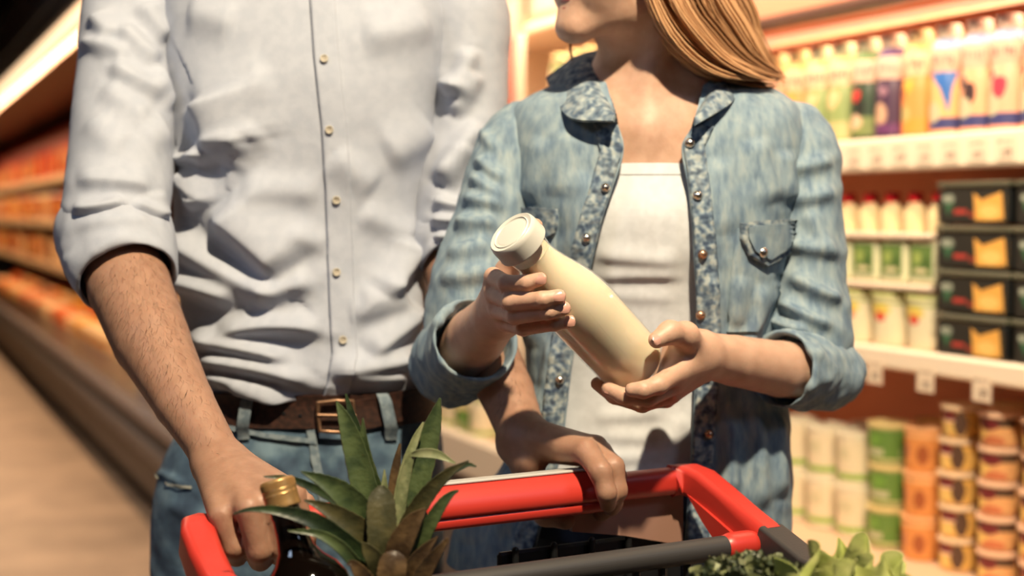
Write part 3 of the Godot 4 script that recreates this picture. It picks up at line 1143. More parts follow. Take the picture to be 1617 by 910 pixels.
	var wb := cloth_patch(jn, [[345, 668], [420, 684], [500, 694]], [[345, 676], [420, 692], [500, 702]], 20, 2, 0.003)
	obj("waistband", cloth_mesh(wb, 0.002), M.loop, jeans)
	shoes(man, body_at, [P(345, 1790, 1.86).x, P(605, 1790, 1.86).x], P(480, 1790, 1.84).z)

func patch_edges(c: Cloth, drop: float) -> void:
	# turn the long edges of a patch down, so that it has a thickness
	var n: int = c.rows[0].size()
	for i in c.rows.size():
		var row: PackedVector3Array = c.rows[i]
		var a: Vector3 = row[0] - c.nrm[i][0] * drop
		var b: Vector3 = row[n - 1] - c.nrm[i][n - 1] * drop
		row.insert(0, a)
		row.push_back(b)
		c.rows[i] = row
	cloth_prepare(c)

func shoes(who: Node3D, back: Transform3D, xs: Array, z: float) -> void:
	for x in xs:
		var rows := []
		for i in 12:
			var t := i / 11.0
			var w := 0.045 * pow(sin(PI * clampf(t * 0.86 + 0.1, 0, 1)), 0.5)
			var h := lerpf(0.10, 0.035, smoothstep(0.25, 0.75, t))
			if i == 0 or i == 11: h *= 0.4; w *= 0.5
			var row := PackedVector3Array()
			for j in 20:
				var a := TAU * j / 20.0
				row.push_back(Vector3(x + cos(a) * w, maxf(0.0, h * 0.5 + sin(a) * h * 0.5), z - 0.09 + t * 0.28))
			rows.push_back(row)
		var g := Geo.new()
		g.grid(rows, true, true)
		obj("shoe", g.mesh(), M.shoe, who, back)

func hairs(g: Geo, body: Geo, from: int, to: int, span: Array, count: int, seed_: int) -> void:
	# short hairs that lie along the forearm, thinning out towards the wrist
	var r := RandomNumberGenerator.new()
	r.seed = seed_
	var a := P(span[0][0], span[0][1], 1.6)
	var b := P(span[1][0], span[1][1], 1.6)
	var flat := Vector3(b.x - a.x, b.y - a.y, 0.0)
	var ax := (flat.normalized() + Vector3(0, 0, 0.45)).normalized()
	var len2 := flat.length_squared()
	var made := 0
	for i in count * 12:
		if made >= count: break
		var k := r.randi_range(from, to - 1)
		var p := body.v[k]
		var n := body.n[k]
		var t := (p - a).dot(flat) / len2
		if t < 0.0 or t > 1.0 or r.randf() < t * t * 0.9: continue
		made += 1
		var side := ax.cross(n).normalized()
		var dir := (ax - n * ax.dot(n)).normalized() * 0.9 + side * r.randf_range(-0.25, 0.75) + n * r.randf_range(0.15, 0.4)
		dir = dir.normalized()
		var len_ := r.randf_range(0.006, 0.014)
		var m := p + dir * len_ * 0.55 + n * 0.0006
		var tipp := p + dir * len_ + side * len_ * 0.15
		var wd := dir.cross(n).normalized() * r.randf_range(0.00004, 0.00009)
		var base := g.v.size()
		for q in [p - wd, p + wd, m - wd * 0.8, m + wd * 0.8, tipp]:
			g.v.push_back(q); g.n.push_back(n); g.uv.push_back(Vector2())
		g.ix.append_array([base, base + 1, base + 2, base + 1, base + 3, base + 2, base + 2, base + 3, base + 4])

# head centred on c; b: x right of the face, y up, z forward (towards what it looks at)
func head_field(f: Field, c: Vector3, b: Basis, s: float, neck: Vector3) -> void:
	var q := func(x: float, y: float, z: float) -> Vector3: return c + b * (Vector3(x, y, z) * s)
	var e := func(x: float, y: float, z: float) -> Basis: return Basis(b.x * x * s, b.y * y * s, b.z * z * s)
	f.ell(q.call(0, 0.035, -0.015), e.call(0.075, 0.088, 0.098), 0.02)
	f.ell(q.call(0, -0.01, 0.035), e.call(0.062, 0.075, 0.062), 0.03)
	for sd in [-1.0, 1.0]:
		f.bone(q.call(sd * 0.052, -0.045, 0.0), q.call(sd * 0.012, -0.085, 0.077), 0.016, 0.0135, 0.03)
		f.bone(q.call(sd * 0.045, -0.005, 0.06), q.call(sd * 0.03, -0.04, 0.07), 0.022, 0.02, 0.025)
		f.ell(q.call(sd * 0.072, -0.005, -0.012), e.call(0.011, 0.03, 0.018), 0.006)
		f.ell(q.call(sd * 0.032, 0.012, 0.099), e.call(0.019, 0.011, 0.014), -0.012)
	f.bone(q.call(-0.006, -0.087, 0.082), q.call(0.006, -0.087, 0.082), 0.0128, 0.0128, 0.02)
	f.bone(q.call(0, 0.02, 0.092), q.call(0, -0.022, 0.108), 0.010, 0.012, 0.014)
	f.bone(q.call(-0.012, -0.028, 0.098), q.call(0.012, -0.028, 0.098), 0.009, 0.009, 0.008)
	f.bone(q.call(-0.017, -0.054, 0.090), q.call(0.017, -0.054, 0.090), 0.0055, 0.0055, 0.008)
	f.bone(q.call(-0.014, -0.067, 0.088), q.call(0.014, -0.067, 0.088), 0.0065, 0.0065, 0.008)
	f.bone(q.call(0, -0.055, -0.025), neck, 0.052, 0.054, 0.035)

func face_parts(who: Node3D, c: Vector3, b: Basis, s: float, back: Transform3D, hair: Material, short: bool) -> void:
	for sd in [-1.0, 1.0]:
		var g := Geo.new()
		var ec: Vector3 = c + b * (Vector3(sd * 0.032, 0.010, 0.079) * s)
		g.lathe([Vector2(0, 0.0125), Vector2(0.005, 0.0115), Vector2(0.009, 0.0087), Vector2(0.012, 0.0035), Vector2(0.0125, 0), Vector2(0.011, -0.006)], 16, Transform3D(b * Basis(Vector3.RIGHT, PI / 2) * Basis.from_scale(Vector3.ONE * s), ec))
		var eye := obj("eye", g.mesh(), M.eye, who, back)
		g = Geo.new()
		g.lathe([Vector2(0, 0.0131), Vector2(0.0055, 0.0118)], 16, Transform3D(b * Basis(Vector3.RIGHT, PI / 2) * Basis.from_scale(Vector3.ONE * s), ec))
		obj("iris", g.mesh(), M.iris, eye)
		g = Geo.new()
		var pts := PackedVector3Array()
		for k in [[0.014, 0.034, 0.1], [0.03, 0.039, 0.096], [0.05, 0.032, 0.082]]:
			pts.push_back(c + b * (Vector3(sd * k[0], k[1], k[2]) * s))
		g.tube(pts, PackedFloat32Array([0.003, 0.0035, 0.0018]), 8)
		obj("eyebrow", g.mesh(), hair, who, back)
	if short:
		var f := Field.new()
		f.ell(c + b * (Vector3(0, 0.05, -0.03) * s), Basis(b.x * 0.082 * s, b.y * 0.088 * s, b.z * 0.098 * s), 0.01)
		f.ell(c + b * (Vector3(0, -0.02, 0.085) * s), Basis(b.x * 0.085 * s, b.y * 0.095 * s, b.z * 0.062 * s), -0.01)
		var g := Geo.new()
		mesh_field(f, 0.009, g)
		obj("hair", g.mesh(), hair, who, back)

const W_JACKET := [
	[92, 1033, 78, 0.055, 0.075, 1.785], [112, 1034, 112, 0.06, 0.085, 1.78], [130, 1035, 156, 0.07, 0.092, 1.775], [150, 1036, 198, 0.085, 0.1, 1.77], [172, 1036, 228, 0.098, 0.105, 1.765],
	[215, 1036, 236, 0.112, 0.108, 1.76], [270, 1034, 228, 0.124, 0.11, 1.76], [330, 1034, 218, 0.135, 0.11, 1.76], [400, 1034, 208, 0.136, 0.108, 1.76], [480, 1032, 203, 0.124, 0.105, 1.76],
	[560, 1033, 204, 0.116, 0.108, 1.76], [640, 1035, 207, 0.114, 0.115, 1.76], [700, 1030, 214, 0.116, 0.12, 1.76], [760, 1012, 236, 0.122, 0.125, 1.76], [820, 985, 262, 0.128, 0.13, 1.76], [890, 975, 272, 0.13, 0.13, 1.76]]
const W_TANK := [
	[255, 1030, 150, 0.101, 0.09, 1.76], [275, 1030, 160, 0.106, 0.09, 1.76], [330, 1030, 170, 0.121, 0.09, 1.76], [385, 1030, 168, 0.122, 0.09, 1.76], [440, 1028, 160, 0.108, 0.088, 1.76],
	[520, 1025, 152, 0.099, 0.088, 1.76], [600, 1022, 158, 0.098, 0.092, 1.76], [680, 1018, 172, 0.100, 0.10, 1.76], [760, 1012, 190, 0.104, 0.11, 1.76], [830, 1010, 200, 0.104, 0.115, 1.76]]
const W_LEFT := [[92, 950], [140, 961], [190, 974], [235, 985], [300, 966], [340, 953], [450, 926], [560, 905], [690, 889], [760, 874], [890, 838]]
const W_RIGHT := [[92, 1118], [150, 1106], [200, 1092], [230, 1077], [300, 1088], [400, 1096], [520, 1100], [640, 1096], [730, 1091], [800, 1086], [890, 1080]]

func find_angle(c: Vector3, k: Array, px: float, a0: float, a1: float) -> float:
	# a0 lies to the right of a1 in the picture
	var w: float = k[2] / FOCAL * k[5]
	for i in 24:
		var m := (a0 + a1) * 0.5
		if proj(c + loft_off(m, w, k[3], k[4], 2.2)).x > px: a0 = m
		else: a1 = m
	return (a0 + a1) * 0.5

func build_woman() -> void:
	var who := thing("person", "blonde woman in open denim shirt and white tank top, holding a milk bottle", "person", at_pos(Vector3(P(1033, 335, 1.76).x, 0, P(1033, 335, 1.76).z)))
	var back := who.transform.affine_inverse()
	var fwd := Vector3(-0.86, 0.07, 0.50).normalized()
	var up := (Vector3(0.05, 1, 0.05) - fwd * Vector3(0.05, 1, 0.05).dot(fwd)).normalized()
	var hb := Basis(up.cross(fwd), up, fwd)
	var hs := 0.96
	var hc := P(895, 43, 1.665) - hb * (Vector3(0, -0.088, 0.090) * hs)
	var neck := P(1038, 140, 1.775)
	# --- body
	var g := Geo.new()
	var f := Field.new()
	head_field(f, hc, hb, hs, neck)
	f.bone(hc + hb * Vector3(0, -0.05, -0.02), neck, 0.050, 0.052, 0.03)
	for s in [[960, 1.70], [1100, 1.72]]:
		f.bone(P(1012 if s[0] < 1000 else 1030, 205, 1.687), P(s[0] - 30 if s[0] < 1000 else s[0] + 30, 178, s[1] + 0.02), 0.008, 0.009, 0.022)   # collar bones
	# neck muscles that meet above the breastbone
	f.bone(hc + hb * Vector3(0.052 * hs, -0.03, -0.02), P(1018, 196, 1.692), 0.012, 0.008, 0.022)
	f.bone(P(925, 182, 1.775), neck, 0.028, 0.05, 0.05)
	f.bone(P(1150, 182, 1.775), neck, 0.028, 0.05, 0.05)
	f.ell(P(1032, 340, 1.762), Basis(Vector3(0.135, 0, 0), Vector3(0, 0.21, 0), Vector3(0, 0, 0.098)), 0.04)
	f.bone(P(840, 235, 1.768), P(1230, 235, 1.768), 0.040, 0.040, 0.05)
	mesh_field(f, 0.0055, g)
	f = Field.new()
	f.ell(P(1028, 560, 1.762), Basis(Vector3(0.118, 0, 0), Vector3(0, 0.24, 0), Vector3(0, 0, 0.085)), 0.04)
	f.bone(P(960, 780, 1.77), P(1085, 780, 1.77), 0.08, 0.08, 0.05)
	f.bone(P(828, 235, 1.768), P(716, 570, 1.71), 0.040, 0.034, 0.02)
	f.bone(P(1245, 240, 1.768), P(1297, 588, 1.71), 0.040, 0.034, 0.02)
	for s in [[955, 935], [1085, 1100]]:
		f.bone(P(s[0], 800, 1.77), P(s[1], 1300, 1.78), 0.075, 0.048, 0.03)
		f.bone(P(s[1], 1300, 1.78), P(s[1], 1790, 1.82), 0.048, 0.033, 0.02)
	mesh_field(f, 0.013, g)
	# --- arm and hand on the left, round the neck of the bottle
	f = Field.new()
	f.bone(P(722, 568, 1.70), P(752, 532, 1.625), 0.037, 0.0345, 0.002)
	f.bone(P(752, 532, 1.625), P(784, 498, 1.545), 0.0345, 0.0275, 0.003)
	f.bone(P(784, 498, 1.545), P(790, 488, 1.53), 0.0275, 0.025, 0.003)
	for m in [[[782, 478, 1.535], [779, 437, 1.485], 0.016, 0.0098], [[785, 485, 1.53], [779, 462, 1.487], 0.017, 0.0098], [[790, 495, 1.535], [786, 488, 1.49], 0.018, 0.0095], [[797, 505, 1.54], [800, 510, 1.50], 0.017, 0.009]]:
		f.bone(P(m[0][0], m[0][1], m[0][2]), P(m[1][0], m[1][1], m[1][2]), m[2], m[3], 0.012)
	finger_px(f, [[779, 437, 1.485], [800, 448, 1.442], [832, 447, 1.421], [853, 441, 1.417]], 0.0098, 0.0074, 0.003)
	finger_px(f, [[779, 462, 1.487], [806, 477, 1.437], [856, 473, 1.413], [883, 468, 1.416]], 0.0098, 0.0075, 0.003)
	finger_px(f, [[786, 490, 1.49], [813, 500, 1.445], [866, 493, 1.421], [891, 487, 1.424]], 0.0094, 0.0073, 0.003)
	finger_px(f, [[800, 511, 1.50], [826, 519, 1.458], [875, 512, 1.436], [899, 508, 1.436]], 0.0086, 0.0066, 0.003)
	finger_px(f, [[786, 480, 1.545], [800, 430, 1.525], [825, 380, 1.497], [845, 357, 1.482]], 0.0145, 0.0085, 0.008)
	mesh_field(f, 0.0026, g)
	# --- arm and hand on the right, under the foot of the bottle
	f = Field.new()
	f.bone(P(1297, 588, 1.71), P(1232, 583, 1.645), 0.0375, 0.033, 0.002)
	f.bone(P(1232, 583, 1.645), P(1160, 570, 1.588), 0.033, 0.0290, 0.003)
	f.bone(P(1160, 570, 1.588), P(1108, 560, 1.545), 0.0290, 0.0255, 0.003)
	for m in [[[1102, 556, 1.535], [1066, 590, 1.497], 0.022, 0.0115], [[1102, 562, 1.54], [1064, 608, 1.512], 0.022, 0.0112], [[1102, 568, 1.545], [1060, 622, 1.53], 0.020, 0.0108], [[1102, 572, 1.55], [1052, 630, 1.548], 0.018, 0.010]]:
		f.bone(P(m[0][0], m[0][1], m[0][2]), P(m[1][0], m[1][1], m[1][2]), m[2], m[3], 0.014)
	f.bone(P(1092, 553, 1.53), P(1062, 592, 1.508), 0.0155, 0.012, 0.012)
	f.bone(P(1082, 560, 1.55), P(1058, 600, 1.535), 0.014, 0.012, 0.012)
	f.bone(P(1075, 539, 1.52), P(1056, 595, 1.525), 0.0135, 0.012, 0.012)
	f.bone(P(1062, 556, 1.575), P(1044, 606, 1.572), 0.013, 0.012, 0.012)
	finger_px(f, [[1066, 590, 1.497], [1040, 608, 1.474], [1016, 616, 1.466], [998, 616, 1.470]], 0.0115, 0.0078, 0.004)
	finger_px(f, [[1064, 608, 1.512], [1024, 628, 1.492], [985, 626, 1.485], [960, 614, 1.494]], 0.0112, 0.0076, 0.003)
	finger_px(f, [[1060, 622, 1.53], [1014, 638, 1.522], [970, 626, 1.522], [943, 606, 1.536]], 0.0108, 0.0075, 0.003)
	finger_px(f, [[1052, 630, 1.548], [1010, 636, 1.55], [975, 622, 1.555], [955, 608, 1.565]], 0.0098, 0.007, 0.003)
	finger_px(f, [[1098, 556, 1.525], [1082, 530, 1.497], [1058, 525, 1.477], [1037, 537, 1.468]], 0.0165, 0.0092, 0.008)
	mesh_field(f, 0.0026, g)
	obj("body", g.mesh(), M.skin_woman, who, back)
	# nails: [tip x, y, d, towards the hand x, y, d]
	for k in [[852, 441, 1.4105, 836, 445, 1.413], [882, 467.5, 1.4085, 862, 471, 1.4065], [890, 486.5, 1.4175, 872, 491, 1.4145], [898, 507.5, 1.430, 880, 511, 1.430], [1039, 535, 1.4595, 1056, 526, 1.4665], [964, 615, 1.4865, 984, 624, 1.4795]]:
		var tp := P(k[0], k[1], k[2])
		nail(who, back, tp, P(k[3], k[4], k[5]) - tp, Vector3(0.1, 0.25, 1.0), 0.0115, 0.0135)
	face_parts(who, hc, hb, hs, back, M.brow, false)
	var lg := Geo.new()
	var lp := PackedVector3Array()
	for y in [[-0.0545, 0.0925, 0.0058], [-0.0665, 0.0905, 0.0068]]:
		lp = PackedVector3Array()
		for i in 7:
			var t := i / 3.0 - 1.0
			lp.push_back(hc + hb * (Vector3(t * 0.023, y[0] + 0.004 * t * t * (1 if y[0] < -0.06 else -1), y[1] - 0.008 * t * t) * hs))
		lg.tube(lp, PackedFloat32Array([0.002, y[2] * 0.8, y[2], y[2], y[2], y[2] * 0.8, 0.002]), 10)
	obj("lips", lg.mesh(), M.lip, who, back)
	# --- hair
	build_hair(who, back, hc, hb, hs)
	# --- tank top
	var tk := Cloth.new()
	tk.wrap = true
	tk.rows = loft_rows(W_TANK, 262, 820, 130, 90, 30, 2.1)
	cloth_fold(tk, [[930, 402, 1085, 412, 4, 16, 12, 6], [935, 438, 1085, 436, -4, 16, 10, 6], [940, 465, 1080, 470, 3, 18, 12, 3], [985, 340, 1080, 335, 3, 30, 30, 3], [930, 660, 1060, 650, 4, 14, 12, 4], [940, 690, 1075, 700, -6, 16, 12, 4],
		[1000, 640, 1090, 600, 8, 16, 14, 4], [920, 720, 1050, 720, 6, 14, 12, 4], [1040, 740, 1085, 650, -10, 14, 18, 5]], 0.0012, 12.0, 21, 0.85)
	var tank := obj("tank_top", cloth_mesh(tk, 0.003), M.cotton, who, back)
	var nb := cloth_patch(tk, [[975, 268], [972, 276]], [[1082, 268], [1084, 276]], 2, 24, 0.0012)
	obj("neckline_binding", cloth_mesh(nb, 0.002), M.cotton, tank)
	# --- denim shirt, open in front
	var jk := Cloth.new()
	for i in 215:
		var py := lerpf(96.0, 884.0, i / 214.0)
		var k := arr_lerp(W_JACKET, py)
		var c := P(k[1], py, k[5])
		var w: float = k[2] / FOCAL * k[5]
		# the rim is looked up where it lies in the picture, a little lower than its ring
		var yy := py + (py - 335.0) * 0.07
		var al := find_angle(c, k, arr_lerp(W_LEFT, clampf(yy, 92, 889))[1], PI * 0.3, PI * 0.95)
		var ar := find_angle(c, k, arr_lerp(W_RIGHT, clampf(yy, 92, 889))[1], PI * 0.05, PI * 0.7)
		var row := PackedVector3Array()
		for j in 52: row.push_back(c + loft_off(lerpf(al, PI * 1.08, j / 52.0), w, k[3], k[4], 2.2))
		for j in 30: row.push_back(c + loft_off(lerpf(PI * 1.08, PI * 1.92, j / 30.0), w, k[3], k[4], 2.2))
		for j in 53: row.push_back(c + loft_off(lerpf(PI * 1.92, ar + TAU, j / 52.0), w, k[3], k[4], 2.2))
		jk.rows.push_back(row)
	cloth_fold(jk, [
		[900, 200, 880, 320, 4, 26, 26, 4], [860, 210, 830, 330, 4, 20, 20, 5], [930, 260, 900, 420, 4, 20, 20, 4], [850, 400, 830, 560, 0, 18, 18, 6], [880, 520, 860, 690, 2, 16, 14, 7], [850, 600, 840, 760, 0, 14, 14, 7],
		[1130, 240, 1150, 380, 2, 26, 26, 4], [1190, 210, 1225, 330, 4, 22, 22, 6], [1125, 420, 1130, 560, 2, 16, 16, 5], [1240, 230, 1250, 330, 4, 14, 14, 6], [1150, 640, 1150, 800, 2, 18, 14, 8], [1190, 640, 1200, 820, 2, 18, 14, 8],
		[1225, 640, 1230, 800, 0, 16, 14, 7], [820, 700, 790, 860, 4, 18, 16, 8], [760, 740, 735, 870, 4, 18, 16, 7], [1200, 440, 1175, 560, -4, 18, 14, 8], [1170, 430, 1160, 520, 0, 12, 12, 5], [1130, 560, 1135, 640, 0, 14, 12, 5]], 0.0025, 16.0, 23, 1.7)
	var jacket := obj("denim_shirt", cloth_mesh(jk, 0.0035), M.denim, who, back)
	var ll := []
	var lo := []
	for q in W_LEFT:
		if q[0] >= 190: ll.push_back([q[1] - 1, q[0]]); lo.push_back([q[1] - 37, q[0] + 4])
	var rl := []
	var ro := []
	for q in W_RIGHT:
		if q[0] >= 200: rl.push_back([q[1] + 1, q[0]]); ro.push_back([q[1] + 35, q[0] + 2])
	var p1 := cloth_patch(jk, lo, ll, 170, 8, 0.004)
	seam_ripple(p1, 0.0022, 31)
	patch_edges(p1, 0.005)
	obj("placket", cloth_mesh(p1), M.denim_seam, jacket)
	var p2 := cloth_patch(jk, rl, ro, 170, 8, 0.004)
	seam_ripple(p2, 0.0022, 32)
	patch_edges(p2, 0.005)
	obj("placket", cloth_mesh(p2), M.denim_seam, jacket)
	for b in [[956, 297], [926, 376], [905, 470], [884, 600], [876, 680]]: button_at(p1, b[0], b[1], 0.0055, jacket, M.silver, true)
	for b in [[1089, 226], [1101, 309], [1109, 402], [1106, 498], [1118, 592], [1119, 686]]: button_at(p2, b[0], b[1], 0.0058, jacket, M.copper if b[1] > 390 else M.silver, true)
	# pockets
	var po := cloth_patch(jk, [[1164, 360], [1152, 440], [1146, 524]], [[1250, 352], [1240, 440], [1196, 524]], 22, 10, 0.004)
	patch_edges(po, 0.004)
	obj("pocket", cloth_mesh(po), M.denim, jacket)
	var fp := cloth_patch(jk, [[1164, 352], [1166, 378], [1178, 404], [1202, 419]], [[1247, 344], [1252, 366], [1253, 388], [1204, 420]], 24, 14, 0.010)
	patch_edges(fp, 0.006)
	var flap := obj("pocket_flap", cloth_mesh(fp, 0.002), M.denim_seam, jacket)
	button_at(fp, 1204, 399, 0.0065, jacket, M.silver, true)
	var fi := cloth_patch(jk, [[1172, 358], [1173, 376], [1183, 397], [1202, 408]], [[1240, 351], [1244, 368], [1244, 384], [1205, 409]], 20, 12, 0.0125)
	obj("flap_panel", cloth_mesh(fi, 0.002), M.denim, jacket)
	po = cloth_patch(jk, [[802, 330], [806, 420], [812, 500]], [[884, 334], [876, 420], [868, 500]], 20, 10, 0.004)
	patch_edges(po, 0.004)
	obj("pocket", cloth_mesh(po), M.denim, jacket)
	fp = cloth_patch(jk, [[800, 322], [802, 350], [815, 372], [840, 388]], [[884, 330], [886, 350], [882, 370], [842, 389]], 24, 14, 0.009)
	patch_edges(fp, 0.005)
	obj("pocket_flap", cloth_mesh(fp, 0.002), M.denim_seam, jacket)
	# collar: two wings that lie back
	for k in [
			[[[958, 78, 1.83], [956, 88, 1.775], [960, 116, 1.735], [967, 150, 1.70], [976, 196, 1.655]], [[862, 124, 1.82], [868, 138, 1.76], [880, 160, 1.705], [902, 186, 1.650], [968, 191, 1.618]], true],
			[[[1150, 88, 1.85], [1122, 96, 1.80], [1113, 120, 1.755], [1108, 150, 1.705], [1091, 202, 1.652]], [[1204, 118, 1.84], [1190, 134, 1.78], [1170, 146, 1.71], [1150, 166, 1.658], [1099, 197, 1.616]], false]]:
		var top := []
		var out := []
		for q in k[0]: top.push_back([float(top.size()), q[0], q[1], q[2]])
		for q in k[1]: out.push_back([float(out.size()), q[0], q[1], q[2]])
		var cl := Cloth.new()
		for i in 41:
			var a: Array = arr_lerp(top, i / 10.0)
			var b: Array = arr_lerp(out, i / 10.0)
			var pa := P(a[1], a[2], a[3])
			var pb := P(b[1], b[2], b[3])
			var row := PackedVector3Array()
			row.push_back(pa + Vector3(0, -0.03, 0.0))
			for j in 11:
				var t := j / 10.0
				row.push_back(pa.lerp(pb, t) + Vector3(0, 0.010, 0.008) * sin(PI * t))
			cl.rows.push_back(row)
		face_front(cl)
		seam_ripple(cl, 0.0015, 41)
		cloth_prepare(cl)
		obj("collar", cloth_mesh(cl, 0.004), M.denim_seam, jacket)
	button_at(jk, 957, 178, 0.005, jacket, M.silver, true)
	# sleeves and rolled cuffs
	var sl := Cloth.new()
	sl.wrap = true
	sl.rows = sweep_rows([[858, 190, 1.775, 0.026], [832, 208, 1.768, 0.043], [813, 242, 1.76, 0.0505], [794, 300, 1.745, 0.0505], [770, 385, 1.725, 0.0525], [750, 450, 1.705, 0.055], [738, 520, 1.70, 0.054], [732, 570, 1.695, 0.046]], 20, 64, Vector3.BACK)
	cloth_fold(sl, [[752, 245, 800, 290, 6, 12, 10, 7], [742, 275, 800, 315, 6, 12, 10, 7], [728, 310, 800, 325, 10, 14, 12, 8], [715, 350, 790, 350, 10, 16, 14, 8], [700, 400, 780, 385, 8, 16, 14, 7], [690, 440, 790, 425, 8, 18, 14, 7], [760, 200, 785, 240, 4, 10, 10, 4]], 0.003, 22.0, 25, 1.7)
	obj("sleeve", cloth_mesh(sl), M.denim, jacket)
	var cu := Cloth.new()
	cu.wrap = true
	cu.rows = cuff_rows(P(716, 575, 1.715), P(784, 500, 1.545), dense([[-0.035, 0.03], [-0.03, 0.046], [-0.01, 0.053], [0.03, 0.054], [0.07, 0.053], [0.098, 0.052], [0.104, 0.0505], [0.102, 0.047], [0.08, 0.044], [0.02, 0.042]], 56), 72)
	cloth_fold(cu, [[690, 560, 760, 590, 8, 12, 10, 5], [684, 520, 720, 480, 8, 12, 10, 5]], 0.0045, 26.0, 27)
	obj("cuff", cloth_mesh(cu), M.denim, jacket)
	cuff_fray(cu, 0, jacket)
	sl = Cloth.new()
	sl.wrap = true
	sl.rows = sweep_rows([[1214, 186, 1.775, 0.026], [1243, 207, 1.768, 0.044], [1261, 243, 1.76, 0.0505], [1264, 300, 1.75, 0.051], [1268, 400, 1.74, 0.0515], [1272, 480, 1.73, 0.0535], [1276, 545, 1.72, 0.055], [1282, 600, 1.715, 0.045]], 20, 64, Vector3.BACK)
	cloth_fold(sl, [[1225, 270, 1320, 250, 8, 14, 12, 6], [1215, 320, 1325, 300, 8, 14, 12, 6], [1230, 380, 1330, 400, 10, 16, 12, 7], [1240, 430, 1335, 480, 8, 14, 12, 8], [1225, 470, 1320, 520, 10, 12, 10, 8], [1270, 330, 1310, 400, 0, 14, 12, 5], [1210, 500, 1280, 525, 8, 10, 9, 7]], 0.003, 22.0, 28, 1.7)
	obj("sleeve", cloth_mesh(sl), M.denim, jacket)
	cu = Cloth.new()
	cu.wrap = true
	cu.rows = cuff_rows(P(1302, 588, 1.715), P(1225, 582, 1.64), dense([[-0.03, 0.03], [-0.024, 0.042], [-0.005, 0.048], [0.03, 0.0485], [0.06, 0.0475], [0.09, 0.0465], [0.096, 0.045], [0.094, 0.042], [0.07, 0.040], [0.02, 0.039]], 56), 72)
	cloth_fold(cu, [[1215, 545, 1310, 560, 8, 12, 10, 5], [1250, 620, 1320, 590, 8, 12, 10, 4]], 0.0045, 26.0, 29)
	obj("cuff", cloth_mesh(cu), M.denim, jacket)
	cuff_fray(cu, 0, jacket)
	# --- dark jeans
	var jn := Cloth.new()
	jn.wrap = true
	jn.rows = loft_rows(W_TANK.map(func(k): return [k[0], k[1], k[2] * 1.04, k[3] + 0.006, k[4] + 0.006, k[5]]), 745, 829, 16, 60, 24, 2.1)
	cloth_fold(jn, [], 0.003, 14.0, 30)
	var jeans := obj("jeans", cloth_mesh(jn), M.jeans_dark, who, back)
	for s in [[955, 935], [1085, 1100]]:
		var leg := Cloth.new()
		leg.wrap = true
		leg.rows = sweep_rows([[s[0], 790, 1.765, 0.088], [s[0], 900, 1.765, 0.09], [s[1], 1100, 1.77, 0.075], [s[1], 1300, 1.78, 0.06], [s[1], 1790, 1.82, 0.045]], 8, 36, Vector3.BACK)
		cloth_fold(leg, [], 0.004, 10.0, 31)
		obj("jeans_leg", cloth_mesh(leg), M.jeans_dark, jeans)
	shoes(who, back, [P(935, 1800, 1.82).x, P(1100, 1800, 1.82).x], P(1030, 1790, 1.78).z)

func seam_ripple(c: Cloth, amp: float, seed_: int) -> void:
	var nz := FastNoiseLite.new()
	nz.seed = seed_
	nz.frequency = 60.0
	for i in c.rows.size():
		var row: PackedVector3Array = c.rows[i]
		for j in row.size():
			row[j] += c.nrm[i][j] * amp * nz.get_noise_3d(row[j].x * 0.5, row[j].y * 1.6, row[j].z)
		c.rows[i] = row
	cloth_prepare(c)

# loose white threads round the open end of a rolled cuff
func cuff_fray(c: Cloth, _i: int, parent: Node) -> void:
	var best := 0
	var r := RandomNumberGenerator.new()
	r.seed = 77
	best = int(c.rows.size() * 0.74)
	var g := Geo.new()
	var row: PackedVector3Array = c.rows[best]
	var before: PackedVector3Array = c.rows[best - 8]
	for i in 260:
		var x := r.randf() * (row.size() - 1)
		var p := row[int(x)].lerp(row[int(x) + 1], x - int(x))
		var ax := (row[int(x)] - before[int(x)]).normalized()
		var s := Vector3(r.randf_range(-1, 1), r.randf_range(-1, 1), r.randf_range(-1, 1)) * 0.5
		var e := p + (ax + s).normalized() * r.randf_range(0.002, 0.005)
		g.tube(PackedVector3Array([p - ax * 0.002, e]), PackedFloat32Array([0.0005, 0.0003]), 3, false)
	obj("frayed_threads", g.mesh(), M.jeans_thread, parent).set_meta("kind", "stuff")

